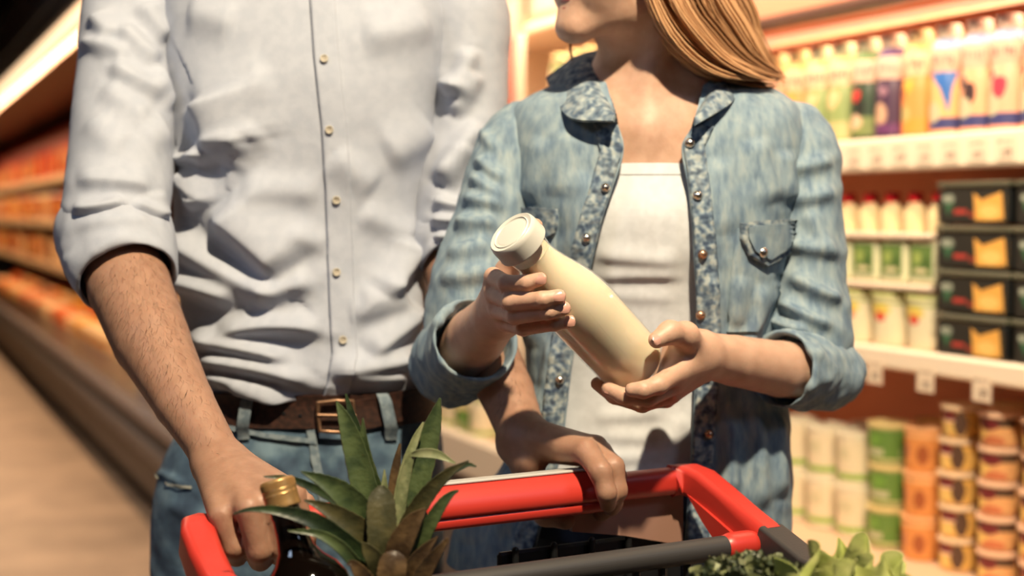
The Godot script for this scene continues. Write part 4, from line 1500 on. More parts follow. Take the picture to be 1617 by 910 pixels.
func build_hair(who: Node3D, back: Transform3D, hc: Vector3, hb: Basis, hs: float) -> void:
	var f := Field.new()
	f.ell(hc + hb * (Vector3(0, 0.045, -0.03) * hs), Basis(hb.x * 0.088 * hs, hb.y * 0.092 * hs, hb.z * 0.100 * hs), 0.01)
	f.ell(hc + hb * (Vector3(0, -0.02, 0.085) * hs), Basis(hb.x * 0.09 * hs, hb.y * 0.11 * hs, hb.z * 0.062 * hs), -0.015)
	var g := Geo.new()
	g.use_col = true
	mesh_field(f, 0.008, g)
	for i in g.v.size(): g.col.push_back(Color(0.36, 0.19, 0.085))
	# locks between guide curves, from the crown over the shoulder
	var guides := [
		[[980, -209, 1.655], [1000, -130, 1.63], [1010, -50, 1.62], [1024, 10, 1.625], [1048, 58, 1.635], [1088, 98, 1.65], [1130, 121, 1.665], [1178, 131, 1.69], [1222, 132, 1.72]],
		[[992, -214, 1.685], [1030, -140, 1.64], [1045, -50, 1.635], [1066, 8, 1.64], [1098, 52, 1.65], [1136, 90, 1.665], [1172, 110, 1.68], [1205, 122, 1.70], [1232, 128, 1.73]],
		[[1004, -209, 1.715], [1060, -140, 1.66], [1085, -50, 1.655], [1104, 8, 1.66], [1130, 44, 1.67], [1160, 80, 1.685], [1186, 100, 1.70], [1212, 112, 1.72], [1234, 124, 1.74]],
		[[1016, -204, 1.745], [1090, -140, 1.70], [1125, -50, 1.69], [1145, 0, 1.695], [1164, 32, 1.705], [1180, 62, 1.715], [1196, 88, 1.725], [1214, 106, 1.74], [1236, 120, 1.76]],
		[[1028, -199, 1.775], [1110, -130, 1.76], [1155, -50, 1.75], [1176, -5, 1.75], [1189, 24, 1.755], [1196, 52, 1.76], [1206, 80, 1.765], [1220, 102, 1.775], [1240, 118, 1.785]]]
	var r := RandomNumberGenerator.new()
	r.seed = 5
	var locks := []
	for i in 26:
		var t := 4.0 * pow(i / 25.0, 1.0)
		locks.push_back([clampf(t + r.randf_range(-0.1, 0.1), 0.0, 3.999), r.randf_range(-0.004, 0.046), r.randf_range(-12, 12), r.randf_range(0.0, TAU), r.randf(), r.randf_range(-7, 7)])
	for i in 1150:
		var thin := i > 760
		var l: Array = locks[i % 26]
		var t: float = clampf(l[0] + r.randf_range(-0.16, 0.16), 0.0, 3.999)
		var stray := thin and i % 6 == 0
		if stray: t = r.randf() * 3.999
		var tone: float = clampf(l[4] * 0.75 + r.randf() * 0.45, 0.0, 1.0)
		g.tint = Color(0.20, 0.088, 0.036).lerp(Color(0.66, 0.375, 0.19), tone)
		var k := int(t)
		var x := t - k
		var dd: float = l[1] + r.randf_range(-0.007, 0.007)
		var ox := r.randf_range(-1, 1)
		var oy := r.randf_range(-1, 1)
		var ks := []
		for q in 9:
			var a: Array = guides[k][q]
			var b: Array = guides[k + 1][q]
			# a lock is broad in the middle and gathers towards its end
			var sp := 8.0 * sin(PI * clampf(0.12 + q * 0.1, 0.0, 1.0)) * (1.0 - 0.6 * smoothstep(5.5, 8.0, q))
			var wv := sin(q * 0.95 + l[3]) * smoothstep(0.0, 2.0, q)
			ks.push_back([float(q), lerpf(a[0], b[0], x) + ox * sp + l[2] * wv * 0.8, lerpf(a[1], b[1], x) + oy * sp * 0.7 + l[2] * 0.45 * wv + l[5] * smoothstep(4.0, 8.0, q), lerpf(a[2], b[2], x) + dd])
		var pts := PackedVector3Array()
		var rad := PackedFloat32Array()
		var r0 := r.randf_range(0.0016, 0.0032) if not thin else r.randf_range(0.0003, 0.0007)
		var last := 8.0 - r.randf() * (0.7 if not thin else 1.2)
		for s in 17:
			var v := arr_lerp(ks, last * s / 16.0)
			pts.push_back(P(v[1], v[2], v[3]))
			rad.push_back(r0 * (1.0 - 0.85 * smoothstep(0.55, 1.0, s / 16.0)))
		g.tube(pts, rad, 5 if not thin else 3, false, Vector3.BACK, 1.0 if thin else 0.6, 0.4)
	# hair over the scalp, combed back from the forehead
	for i in 420:
		var az := r.randf_range(0.75, TAU - 0.75)
		var st := r.randf_range(0.05, 0.5)
		g.tint = Color(0.22, 0.10, 0.042).lerp(Color(0.62, 0.36, 0.18), r.randf())
		var pts := PackedVector3Array()
		var rad := PackedFloat32Array()
		for s in 9:
			var th := lerpf(st, 1.95, s / 8.0)
			var sw := 0.25 * sin(az) * s / 8.0
			pts.push_back(hc + hb * ((Vector3(0, 0.045, -0.03) + Vector3(sin(az + sw) * sin(th) * 0.089, cos(th) * 0.0935, cos(az + sw) * sin(th) * 0.101)) * hs))
			rad.push_back(0.0024)
		g.tube(pts, rad, 5, false, Vector3.ZERO, 0.6)
	g.tint = Color(0.27, 0.14, 0.06)
	# a bulk behind the locks, and the far side of the hair
	for i in 46:
		var t := i / 45.0
		var ks := []
		var a0: float = lerpf(930, 1075, t)
		for q in 6:
			ks.push_back([float(q), a0 + q * lerpf(-4, 9, t) + r.randf_range(-3, 3), -140 + q * 46 + r.randf_range(-6, 6), lerpf(1.80, 1.84, t) + r.randf_range(-0.01, 0.02)])
		var pts := PackedVector3Array()
		var rad := PackedFloat32Array()
		var stop := 5.0 if i > 8 else 4.2
		for s in 12:
			var v := arr_lerp(ks, stop * s / 11.0)
			pts.push_back(P(v[1], v[2], v[3]))
			rad.push_back((0.007 if i > 5 else 0.004) * (1.0 - 0.8 * smoothstep(0.6, 1.0, s / 11.0)))
		g.tube(pts, rad, 7, true, Vector3.BACK, 0.7)
	# the thin strand left of the chin
	for i in 8:
		var o := r.randf_range(-2.5, 2.5)
		g.tube(PackedVector3Array([P(925 + o, -80, 1.80), P(903 + o, 0, 1.80), P(900 + o * 0.6, 60, 1.80), P(904 + o * 0.3, 118, 1.80)]), PackedFloat32Array([0.002, 0.0018, 0.0015, 0.0004]), 5)
	obj("hair", g.mesh(), M.hair, who, back).set_meta("label", "long wavy blonde hair swept over the shoulder")

# ---------------------------------------------------------------- milk bottle
func build_milk_bottle() -> void:
	var top := P(806, 366, 1.418)
	var foot := P(1007, 583, 1.532)
	var y := (top - foot).normalized()
	var L := (top - foot).length()
	var x := Vector3.BACK.cross(y).normalized()
	var b := Basis(x, y, x.cross(y))
	var o := thing("milk_bottle", "glass bottle of creamy milk with a white lid, tilted in the woman's hands", "bottle", Transform3D(b, foot))
	var R := 0.0385
	var outer := [Vector2(0.0225, L * 0.86), Vector2(0.0215, L * 0.83), Vector2(0.0222, L * 0.79), Vector2(0.0252, L * 0.73), Vector2(0.0305, L * 0.65), Vector2(0.0352, L * 0.57), Vector2(0.0377, L * 0.49), Vector2(R, L * 0.41), Vector2(R, L * 0.2), Vector2(R, 0.016), Vector2(R - 0.0016, 0.009), Vector2(R - 0.005, 0.0035), Vector2(R - 0.010, 0.0), Vector2(0.0, 0.0015)]
	var milk := []
	for p in outer: milk.push_back(Vector2(maxf(p.x - 0.0016, 0.0), maxf(p.y, 0.0034)))
	milk[0] = Vector2(0.0, L * 0.845)
	milk.insert(1, Vector2(0.0203, L * 0.845))
	var mm := mat(Color(0.87, 0.82, 0.71), 0.35)
	mm.subsurf_scatter_enabled = true
	mm.subsurf_scatter_strength = 0.25
	obj("milk", lathe_mesh(milk, 64), mm, o)
	var gl := mat(Color(1.0, 0.98, 0.93, 0.05), 0.04)
	gl.transparency = BaseMaterial3D.TRANSPARENCY_ALPHA
	obj("glass", lathe_mesh([Vector2(0.0235, L * 0.915), Vector2(0.0245, L * 0.905), Vector2(0.0235, L * 0.885)] + outer, 64), gl, o)
	var c0 := L * 0.912
	var lid := obj("lid", lathe_mesh([Vector2(0.0, L - 0.0016), Vector2(0.0195, L - 0.0016), Vector2(0.0205, L - 0.0004), Vector2(0.0215, L - 0.0016), Vector2(0.0235, L - 0.0012), Vector2(0.0255, L - 0.0004), Vector2(0.0272, L - 0.0022), Vector2(0.0280, L - 0.006), Vector2(0.0280, c0 + 0.002), Vector2(0.0286, c0 + 0.0006), Vector2(0.0283, c0 - 0.001), Vector2(0.026, c0 - 0.0012)], 64), mat(Color(0.80, 0.79, 0.76), 0.32), o)
	# the button in the middle of the lid and a nick near its rim
	obj("lid_button", lathe_mesh([Vector2(0, L - 0.0009), Vector2(0.0165, L - 0.0010), Vector2(0.0175, L - 0.0018)], 48), mat(Color(0.81, 0.80, 0.77), 0.3), lid)

# ---------------------------------------------------------------- shopping cart
var CA := Vector3()
var EH := Vector3()
var EF := Vector3()

func Ph(px: float, py: float, h: float) -> Vector3:
	var d := P(px, py, 1.0) - cam_t.origin
	return cam_t.origin + d * ((h - cam_t.origin.y) / d.y)

func C(a: float, h: float, b: float) -> Vector3:
	return Vector3(CA.x, 0, CA.z) + EH * a + EF * b + Vector3.UP * h

# sweep a closed outline (x towards the camera side, y up) along points; each outline is scaled per point
func sweep_outline(g: Geo, pts: Array, outl: Array, side: Vector3, scales := [], capped := true) -> void:
	var rows := []
	for i in pts.size():
		var t: Vector3 = (pts[mini(i + 1, pts.size() - 1)] - pts[maxi(i - 1, 0)]).normalized()
		var s := (side - t * side.dot(t)).normalized()
		var u := t.cross(s)
		if u.y < 0: u = -u
		var k: Vector2 = scales[i] if scales.size() else Vector2.ONE
		var row := PackedVector3Array()
		for q in outl: row.push_back(pts[i] + s * q.x * k.x + u * q.y * k.y)
		rows.push_back(row)
	# orientation
	var n: int = outl.size()
	var c: Vector3 = pts[0]
	var fl: bool = (rows[0][1] - rows[0][0]).cross(rows[1][0] - rows[0][0]).dot((rows[0][0] + rows[0][1]) * 0.5 - c) < 0
	g.grid(rows, true, fl)
	if capped:
		for e in [0, pts.size() - 1]:
			var q := []
			for j in n: q.push_back(rows[e][j])
			g.face(q, pts[1 if e == 0 else pts.size() - 2])

func round_outline(w: float, h: float, r: float, n := 4) -> Array:
	var out := []
	for k in 4:
		var cx := (w * 0.5 - r) * (1 if k == 0 or k == 3 else -1)
		var cy := (h * 0.5 - r) * (1 if k < 2 else -1)
		for i in n + 1:
			var a := PI * 0.5 * (k + float(i) / n)
			out.push_back(Vector2(cx + cos(a) * r, cy + sin(a) * r))
	return out

func smooth_outline(p: Array, per := 4) -> Array:
	var out := []
	var n := p.size()
	for i in n:
		for k in per:
			out.push_back(p[i].cubic_interpolate(p[(i + 1) % n], p[(i - 1 + n) % n], p[(i + 2) % n], float(k) / per))
	return out

func build_cart() -> void:
	var hc := 0.935
	CA = Ph(306, 842, hc)
	var cb := Ph(1084, 757, hc)
	EH = (cb - CA).normalized()
	EF = EH.cross(Vector3.UP)
	if EF.z < 0: EF = -EF
	var W := (cb - CA).length()
	var cart := thing("shopping_cart", "shopping cart with a red plastic handle and dark grey frame, loaded with groceries", "shopping cart", at_pos(Vector3(C(W / 2, 0, 0.4))))
	var at := cart.transform.affine_inverse()
	# handle: a slim round bar with a broad grip in the middle
	var g := Geo.new()
	var pts := []
	for i in 13: pts.push_back(C(W * i / 12.0, hc, 0))
	sweep_outline(g, pts, round_outline(0.027, 0.031, 0.012, 5), EF)
	var handle := obj("handle", g.mesh(), M.red, cart, at)
	g = Geo.new()
	pts = []
	for i in 9: pts.push_back(C(lerpf(W * 0.285, W * 0.80, i / 8.0), hc, 0.0))
	var sec := smooth_outline([Vector2(-0.020, 0.009), Vector2(-0.016, 0.0185), Vector2(-0.006, 0.0225), Vector2(0.005, 0.0205), Vector2(0.0155, 0.011), Vector2(0.0205, 0.0), Vector2(0.0195, -0.0085), Vector2(0.0160, -0.0105), Vector2(0.0178, -0.0135), Vector2(0.0165, -0.0205), Vector2(0.010, -0.0235), Vector2(-0.012, -0.0225), Vector2(-0.020, -0.010)], 3)
	sweep_outline(g, pts, sec, EF)
	obj("grip", g.mesh(), M.red, handle)
	g = Geo.new()
	pts = []
	for i in 5: pts.push_back(C(lerpf(W * 0.44, W * 0.775, i / 4.0), hc + 0.0218, -0.0085))
	sweep_outline(g, pts, round_outline(0.026, 0.003, 0.001, 2), (EF * 0.95 + Vector3.UP * 0.10).normalized())
	obj("label_strip", g.mesh(), M.label_white, handle)
	# corner arms
	for s in [0, 1]:
		g = Geo.new()
		var a := 0.0 if s == 0 else W
		var k := 1.0 if s == 0 else -1.0
		var bl := 0.19 if s == 0 else 0.135
		pts = [C(a + 0.022 * k, hc, 0.0), C(a + 0.010 * k, hc + 0.001, 0.001), C(a + 0.001 * k, hc + 0.001, 0.010), C(a - 0.004 * k, hc - 0.003, 0.028), C(a - 0.006 * k, hc - 0.016, 0.06), C(a - 0.006 * k, hc - 0.038, 0.10), C(a - 0.006 * k, hc - 0.0565, bl)]
		var sc := [Vector2(0.95, 0.95), Vector2(1.0, 1.0), Vector2(1.05, 1.02), Vector2(1.08, 1.05), Vector2(1.05, 1.12), Vector2(1.02, 1.6), Vector2(1.0, 2.05)]
		var rows_side := EH
		sweep_outline(g, pts, round_outline(0.031, 0.034, 0.008, 4), rows_side, sc)
		var arm := obj("corner_arm", g.mesh(), M.red, cart, at)
		# web that braces the arm against the side frame
		g = Geo.new()
		var x0 := a + 0.008 * k
		var x1 := a + 0.014 * k
		var outl := [Vector2(0.02, hc - 0.012), Vector2(0.134, hc - 0.05), Vector2(0.134, hc - 0.098), Vector2(0.118, hc - 0.098), Vector2(0.09, hc - 0.066), Vector2(0.05, hc - 0.038)]
		var f0 := []
		var f1 := []
		for q in outl:
			f0.push_back(C(x0, q.y, q.x)); f1.push_back(C(x1, q.y, q.x))
		var mid := C((x0 + x1) / 2, hc - 0.045, 0.10)
		for i in 6:
			g.face([f0[i], f0[(i + 1) % 6], f1[(i + 1) % 6], f1[i]], mid)
		for f in [f0, f1]:
			g.face([f[0], f[1], f[4], f[5]], mid); g.face([f[1], f[2], f[3], f[4]], mid)
		obj("brace", g.mesh(), M.red, arm)
		# dark side frame
		g = Geo.new()
		pts = [C(a - 0.006 * k, hc - 0.0575, bl + 0.001), C(a - 0.006 * k, hc - 0.078, bl + 0.07), C(a - 0.006 * k, hc - 0.10, 0.45), C(a + 0.03 * k, hc - 0.13, 0.86)]
		sweep_outline(g, pts, round_outline(0.032, 0.069, 0.004, 2), EH)
		var rail := obj("side_frame", g.mesh(), M.dark_plastic, cart, at)
		for i in 12:
			g = Geo.new()
			var bb := 0.16 + i * 0.058
			g.tube(PackedVector3Array([C(a, hc - 0.08 - 0.06 * bb, bb), C(a + 0.03 * k, 0.69, bb * 0.95 + 0.03)]), PackedFloat32Array([0.0035, 0.0035]), 8)
			obj("side_bar", g.mesh(), M.black_plastic, rail)
	# the grey rail of the folding seat, its red end piece, and the rods under it
	var r1 := P(1158, 863, 1.462)
	var r0 := r1 - EH * (W - 0.055)
	g = Geo.new()
	g.tube(PackedVector3Array([r0, r1]), PackedFloat32Array([0.0125, 0.0125]), 20)
	var rail2 := obj("seat_rail", g.mesh(), M.dark_plastic, cart, at)
	for e in [0, 1]:
		g = Geo.new()
		var c: Vector3 = r1 if e == 1 else r0
		var k := EH * (1.0 if e == 1 else -1.0)
		g.tube(PackedVector3Array([c - k * 0.004, c + k * 0.020]), PackedFloat32Array([0.0148, 0.0148]), 22)
		obj("end_piece", g.mesh(), M.red, rail2)
	for i in 16:
		g = Geo.new()
		var c := r0.lerp(r1, (i + 0.6) / 16.5)
		g.tube(PackedVector3Array([c, c + Vector3(0, -0.16, 0) + EF * 0.01]), PackedFloat32Array([0.0042, 0.0042]), 8)
		obj("seat_rod", g.mesh(), M.black_plastic, rail2)
	g = Geo.new()
	g.tube(PackedVector3Array([r0 + Vector3(0, -0.16, 0) + EF * 0.01, r1 + Vector3(0, -0.16, 0) + EF * 0.01]), PackedFloat32Array([0.006, 0.006]), 10)
	obj("seat_bar", g.mesh(), M.black_plastic, rail2)
	# brown seat flap under the handle, with ribs, and the dark rear panel
	var flapm := mat(Color(0.60, 0.46, 0.40), 0.4)
	g = Geo.new()
	var fr := []
	for i in 2:
		var t := float(i)
		fr.push_back(PackedVector3Array([C(W * 0.74, hc - 0.016 - 0.030 * t, -0.012), C(W * 0.86, hc - 0.016 - 0.042 * t, -0.012), C(W * 1.0, hc - 0.016 - 0.062 * t, -0.012)]))
	var fc := Cloth.new()
	fc.rows = fr
	cloth_prepare(fc)
	obj("seat_flap", cloth_mesh(fc, 0.006), flapm, cart, at)
	g = Geo.new()
	var pa := C(W * 0.80, hc - 0.205, -0.02)
	g.box(pa, Vector3(W * 0.42, 0.285, 0.008), 0.003, Basis(EH, Vector3.UP, EH.cross(Vector3.UP)))
	var rear := obj("rear_panel", g.mesh(), M.black_plastic, cart, at)
	for i in 5:
		g = Geo.new()
		var a := W * (0.62 + i * 0.085)
		g.tube(PackedVector3Array([C(a, hc - 0.06, -0.011), C(a, hc - 0.33, -0.011)]), PackedFloat32Array([0.004, 0.004]), 8)
		obj("panel_rib", g.mesh(), M.black_plastic, rear)
	for i in 9:
		g = Geo.new()
		var a := W * (0.03 + i * 0.065)
		g.tube(PackedVector3Array([C(a, 0.80, -0.012), C(a, 0.69, 0.0)]), PackedFloat32Array([0.003, 0.003]), 8)
		obj("rear_bar", g.mesh(), M.black_plastic, rear)
	# basket floor, front, chassis and wheels: below the picture
	g = Geo.new()
	g.box(C(W / 2, 0.69, 0.43), Vector3(W - 0.04, 0.012, 0.86), 0.004, Basis(EH, Vector3.UP, EF))
	obj("basket_floor", g.mesh(), M.black_plastic, cart, at)
	g = Geo.new()
	g.box(C(W / 2, 0.78, 0.865), Vector3(W - 0.05, 0.19, 0.012), 0.004, Basis(EH, Vector3.UP, EF))
	obj("front_panel", g.mesh(), M.dark_plastic, cart, at)
	for s in [0, 1]:
		var a := 0.03 if s == 0 else W - 0.03
		g = Geo.new()
		g.tube(PackedVector3Array([C(a, 0.69, 0.06), C(a, 0.35, 0.02), C(a, 0.16, 0.06), C(a, 0.16, 0.78)]), PackedFloat32Array([0.013, 0.013, 0.013, 0.013]), 12)
		obj("chassis", g.mesh(), M.dark_plastic, cart, at)
		for b in [0.10, 0.74]:
			g = Geo.new()
			var tr := Transform3D(Basis(EF, EH, EF.cross(EH)), C(a, 0.062, b))
			g.lathe([Vector2(0.0, 0.014), Vector2(0.05, 0.014), Vector2(0.062, 0.008), Vector2(0.062, -0.008), Vector2(0.05, -0.014), Vector2(0.0, -0.014)], 24, tr)
			obj("wheel", g.mesh(), M.black_plastic, cart, at)
			g = Geo.new()
			for q in [-0.018, 0.018]:
				g.tube(PackedVector3Array([C(a + q, 0.062, b), C(a + q, 0.155, b)]), PackedFloat32Array([0.005, 0.005]), 8)
			obj("fork", g.mesh(), M.silver, cart, at)

# ---------------------------------------------------------------- groceries
# a pineapple leaf along [px, py, d, width px]: keeled, with thin thorny edges
func leaf_mesh(keys: Array, keel: float, twist := 0.0, seed_ := 1) -> ArrayMesh:
	var ks := []
	for i in keys.size(): ks.push_back([float(i)] + keys[i])
	var n := 26
	var mids := PackedVector3Array()
	var wid := PackedFloat32Array()
	for i in n + 1:
		var q := arr_lerp(ks, (keys.size() - 1) * i / float(n))
		mids.push_back(P(q[1], q[2], q[3]))
		wid.push_back(maxf(q[4], 0.6) / FOCAL * q[3])
	var c := Cloth.new()
	var r := RandomNumberGenerator.new()
	r.seed = seed_
	for i in n + 1:
		var t := (mids[mini(i + 1, n)] - mids[maxi(i - 1, 0)]).normalized()
		var tocam := (cam_t.origin - mids[i]).normalized()
		var x := t.cross(tocam).normalized().rotated(t, twist * i / n)
		var nn := x.cross(t)
		if nn.dot(tocam) < 0 and twist == 0.0: nn = -nn
		var row := PackedVector3Array()
		for j in 9:
			var s := j / 4.0 - 1.0
			var w := wid[i] * 0.5
			if absf(s) > 0.99 and i % 2 == 1: w *= 1.05
			row.push_back(mids[i] + x * s * w + nn * (s * s * wid[i] * keel))
		c.rows.push_back(row)
	cloth_prepare(c)
	return cloth_mesh(c, 0.0012)

func build_groceries() -> void:
	# --- pineapple
	var basept := P(628, 905, 1.275)
	var pin := thing("pineapple", "pineapple with a spiky green crown standing in the cart", "pineapple", at_pos(Vector3(basept.x, 0.697, basept.z)))
	var at := pin.transform.affine_inverse()
	var lm := {}
	for k in [["green", Color(0.18, 0.235, 0.14), Color(0.285, 0.335, 0.20)], ["pale", Color(0.42, 0.45, 0.31), Color(0.55, 0.56, 0.41)], ["brown", Color(0.23, 0.17, 0.11), Color(0.37, 0.29, 0.19)], ["olive", Color(0.20, 0.20, 0.12), Color(0.30, 0.28, 0.17)], ["dark", Color(0.10, 0.15, 0.09), Color(0.18, 0.24, 0.13)]]:
		var m := tri_tex(mat(Color.WHITE, 0.42), noise_tex(0.02, [[0.3, k[1]], [0.7, k[2]]], 128, 4, 60 + lm.size()), 14.0)
		m.backlight_enabled = true
		m.backlight = Color(0.16, 0.18, 0.05)
		bump(m, noise_tex(0.08, [], 128, 3, 70), 0.04)
		lm[k[0]] = m
	var leaves := [
		# kind, keel, keys
		["dark", 0.12, [[612, 880, 1.30, 26], [590, 790, 1.315, 34], [566, 700, 1.32, 24], [546, 622, 1.32, 2]]],
		["green", 0.14, [[604, 870, 1.285, 28], [578, 780, 1.285, 38], [558, 705, 1.285, 32], [543, 660, 1.285, 18], [531, 634, 1.285, 1]]],
		["green", 0.14, [[616, 880, 1.29, 30], [596, 800, 1.29, 34], [580, 745, 1.29, 26], [574, 700, 1.288, 14], [573, 661, 1.286, 1]]],
		["green", 0.12, [[632, 890, 1.30, 28], [645, 810, 1.305, 38], [666, 730, 1.31, 40], [684, 670, 1.312, 24], [695, 629, 1.312, 2]]],
		["pale", 0.2, [[626, 880, 1.292, 16], [630, 800, 1.292, 18], [640, 740, 1.294, 14], [656, 695, 1.297, 10], [669, 667, 1.298, 1]]],
		["pale", 0.1, [[634, 860, 1.284, 12], [632, 800, 1.28, 17], [642, 745, 1.278, 15], [652, 714, 1.277, 8]]],
		["pale", 0.1, [[645, 720, 1.279, 3], [664, 716, 1.272, 12], [690, 718, 1.266, 13], [719, 732, 1.262, 2]]],
		["brown", 0.15, [[622, 870, 1.293, 14], [622, 780, 1.294, 17], [626, 735, 1.295, 12], [632, 701, 1.296, 2]]],
		["pale", 0.1, [[610, 850, 1.287, 10], [607, 790, 1.287, 15], [607, 742, 1.287, 1]]],
		["dark", 0.12, [[604, 870, 1.27, 22], [560, 810, 1.262, 20], [511, 779, 1.252, 13], [459, 757, 1.243, 9], [416, 753, 1.238, 1]]],
		["green", 0.13, [[612, 880, 1.262, 30], [584, 826, 1.252, 40], [545, 783, 1.242, 36], [510, 760, 1.236, 20], [475, 745, 1.232, 1]]],
		["olive", 0.13, [[610, 895, 1.252, 28], [575, 845, 1.24, 36], [535, 815, 1.232, 28], [505, 799, 1.228, 14], [480, 790, 1.226, 1]]],
		["dark", 0.13, [[608, 905, 1.242, 26], [560, 872, 1.226, 32], [500, 825, 1.212, 25], [440, 807, 1.205, 14], [395, 805, 1.203, 6], [368, 812, 1.203, 1]]],
		["green", 0.16, [[602, 915, 1.232, 22], [565, 893, 1.218, 18], [535, 862, 1.21, 17], [500, 843, 1.205, 11], [455, 839, 1.202, 1]]],
		["olive", 0.10, [[608, 905, 1.235, 34], [604, 858, 1.232, 44], [602, 808, 1.236, 44], [602, 782, 1.24, 34], [602, 767, 1.243, 8]]],
		["olive", 0.13, [[628, 890, 1.262, 24], [645, 830, 1.258, 28], [676, 780, 1.252, 24], [708, 748, 1.247, 14], [740, 728, 1.244, 1]]],
		["green", 0.13, [[640, 870, 1.27, 14], [668, 800, 1.262, 14], [700, 757, 1.256, 10], [735, 735, 1.252, 6], [752, 737, 1.25, 1]]],
		["green", 0.14, [[645, 915, 1.244, 18], [668, 850, 1.236, 22], [694, 802, 1.232, 17], [711, 782, 1.23, 9], [724, 775, 1.229, 1]]],
		["brown", 0.12, [[622, 910, 1.236, 28], [630, 866, 1.23, 38], [650, 828, 1.227, 28], [664, 812, 1.226, 14], [672, 803, 1.226, 1]]],
		["brown", 0.13, [[640, 925, 1.224, 22], [652, 895, 1.218, 24], [672, 868, 1.214, 16], [691, 848, 1.212, 1]]],
		["brown", 0.13, [[655, 935, 1.22, 22], [672, 900, 1.213, 24], [690, 874, 1.209, 15], [704, 856, 1.207, 6], [706, 850, 1.206, 1]]],
		["brown", 0.09, [[618, 945, 1.215, 36], [618, 908, 1.212, 44], [622, 882, 1.214, 38], [624, 870, 1.217, 10]]],
		["brown", 0.13, [[592, 935, 1.222, 24], [570, 906, 1.213, 22], [556, 890, 1.21, 10], [548, 893, 1.209, 1]]],
		["olive", 0.12, [[600, 925, 1.228, 26], [594, 890, 1.22, 28], [580, 868, 1.216, 18], [572, 858, 1.214, 2]]],
		["dark", 0.12, [[650, 900, 1.262, 22], [662, 850, 1.268, 26], [664, 810, 1.272, 18], [660, 790, 1.275, 2]]]]
	for i in leaves.size():
		var l: Array = leaves[i]
		var o := obj("leaf", leaf_mesh(l[2], l[1], 0.0, i), lm[l[0]], pin, at)
		if l[0] == "brown": o.set_meta("label", "dry brown crown leaf")
		elif l[0] == "pale": o.set_meta("label", "pale young crown leaf")
	# the fruit: a barrel of bulging eyes
	var rows := []
	for i in 37:
		var t := i / 36.0
		var hgt := 0.215 * (1.0 - t)
		var rad := 0.056 * pow(sin(PI * clampf(t * 0.93 + 0.05, 0, 1)), 0.45)
		var row := PackedVector3Array()
		for j in 64:
			var a := TAU * j / 64.0
			var bulge := maxf(0.0, cos(a * 8 + t * 26.0) * cos(a * 8 - t * 26.0)) * 0.005
			row.push_back(Vector3(cos(a), 0, sin(a)) * (rad + bulge) + Vector3(0, hgt, 0))
		rows.push_back(row)
	var g := Geo.new()
	g.grid(rows, true)
	obj("fruit", g.mesh(), mat(Color(0.55, 0.38, 0.14), 0.55), pin)
	# --- dark bottle with a gold cap
	var top := P(436, 757, 1.235)
	var low := P(478, 905, 1.225)
	var y := (top - low).normalized()
	var x := Vector3.BACK.cross(y).normalized()
	var floor_y := 0.698
	var foot := top - y * ((top.y - floor_y - 0.02) / y.y)
	var L := (top - foot).length()
	var bo := thing("bottle", "dark brown glass bottle with a ribbed gold screw cap leaning in the cart", "bottle", Transform3D(Basis(x, y, x.cross(y)), foot))
	var dark := mat(Color(0.035, 0.02, 0.014), 0.06)
	dark.clearcoat_enabled = true
	dark.clearcoat = 0.8
	dark.clearcoat_roughness = 0.04
	obj("glass", lathe_mesh([Vector2(0.0, L - 0.012), Vector2(0.0125, L - 0.012), Vector2(0.0135, L - 0.03), Vector2(0.0142, L - 0.033), Vector2(0.0133, L - 0.036), Vector2(0.0143, L - 0.052), Vector2(0.0165, L - 0.064), Vector2(0.0225, L - 0.074), Vector2(0.0315, L - 0.083), Vector2(0.0375, L - 0.094), Vector2(0.0395, L - 0.108), Vector2(0.0395, 0.012), Vector2(0.036, 0.002), Vector2(0.0, 0.0)], 56), dark, bo)
	var gold := mat(Color(0.72, 0.57, 0.37), 0.36, 0.65)
	var cap := obj("cap", lathe_mesh([Vector2(0, L + 0.0003), Vector2(0.0125, L), Vector2(0.0148, L - 0.001), Vector2(0.0155, L - 0.0026), Vector2(0.0155, L - 0.0088), Vector2(0.0159, L - 0.0096), Vector2(0.0155, L - 0.0104), Vector2(0.0155, L - 0.0132), Vector2(0.0159, L - 0.014), Vector2(0.0155, L - 0.0148), Vector2(0.0154, L - 0.0215), Vector2(0.0158, L - 0.022), Vector2(0.0157, L - 0.0256), Vector2(0.0146, L - 0.0262), Vector2(0.0136, L - 0.0262)], 56), gold, bo)
	g = Geo.new()
	for i in 60:
		var a := TAU * i / 60.0
		g.box(Vector3(cos(a) * 0.0155, L - 0.0056, sin(a) * 0.0155), Vector3(0.0009, 0.0058, 0.0009), 0.0002, Basis(Vector3.UP, -a))
	obj("knurling", g.mesh(), gold, cap)
	# --- curly kale
	var kc := P(1190, 925, 1.20)
	var kale := thing("curly_kale", "bunch of dark green curly leaves beside the lettuce", "leafy greens", at_pos(Vector3(kc.x, 0.697, kc.z)))
	var r := RandomNumberGenerator.new()
	r.seed = 41
	var km := mat(Color.WHITE, 0.55)
	km.vertex_color_use_as_albedo = true
	km.backlight_enabled = true
	km.backlight = Color(0.12, 0.16, 0.05)
	g = Geo.new()
	g.use_col = true
	var top_h := P(1190, 886, 1.20).y - 0.697
	for i in 2600:
		var u := r.randf() * TAU
		var v := acos(r.randf_range(0.05, 1.0))
		var dirv := Vector3(cos(u) * sin(v), cos(v), sin(u) * sin(v))
		var nz := 1.0 + 0.10 * sin(u * 7.0 + v * 9.0) * sin(u * 3.0 - v * 11.0) + r.randf_range(-0.05, 0.03)
		var c := Vector3(dirv.x * 0.062, top_h - 0.06 + dirv.y * 0.058, dirv.z * 0.062) * Vector3(nz, 1, nz) + Vector3(0, (nz - 1) * 0.05, 0)
		var bs := Basis(Vector3(r.randf_range(-1, 1), r.randf_range(-1, 1), r.randf_range(-1, 1)).normalized(), r.randf() * TAU)
		var s := r.randf_range(0.0035, 0.0065)
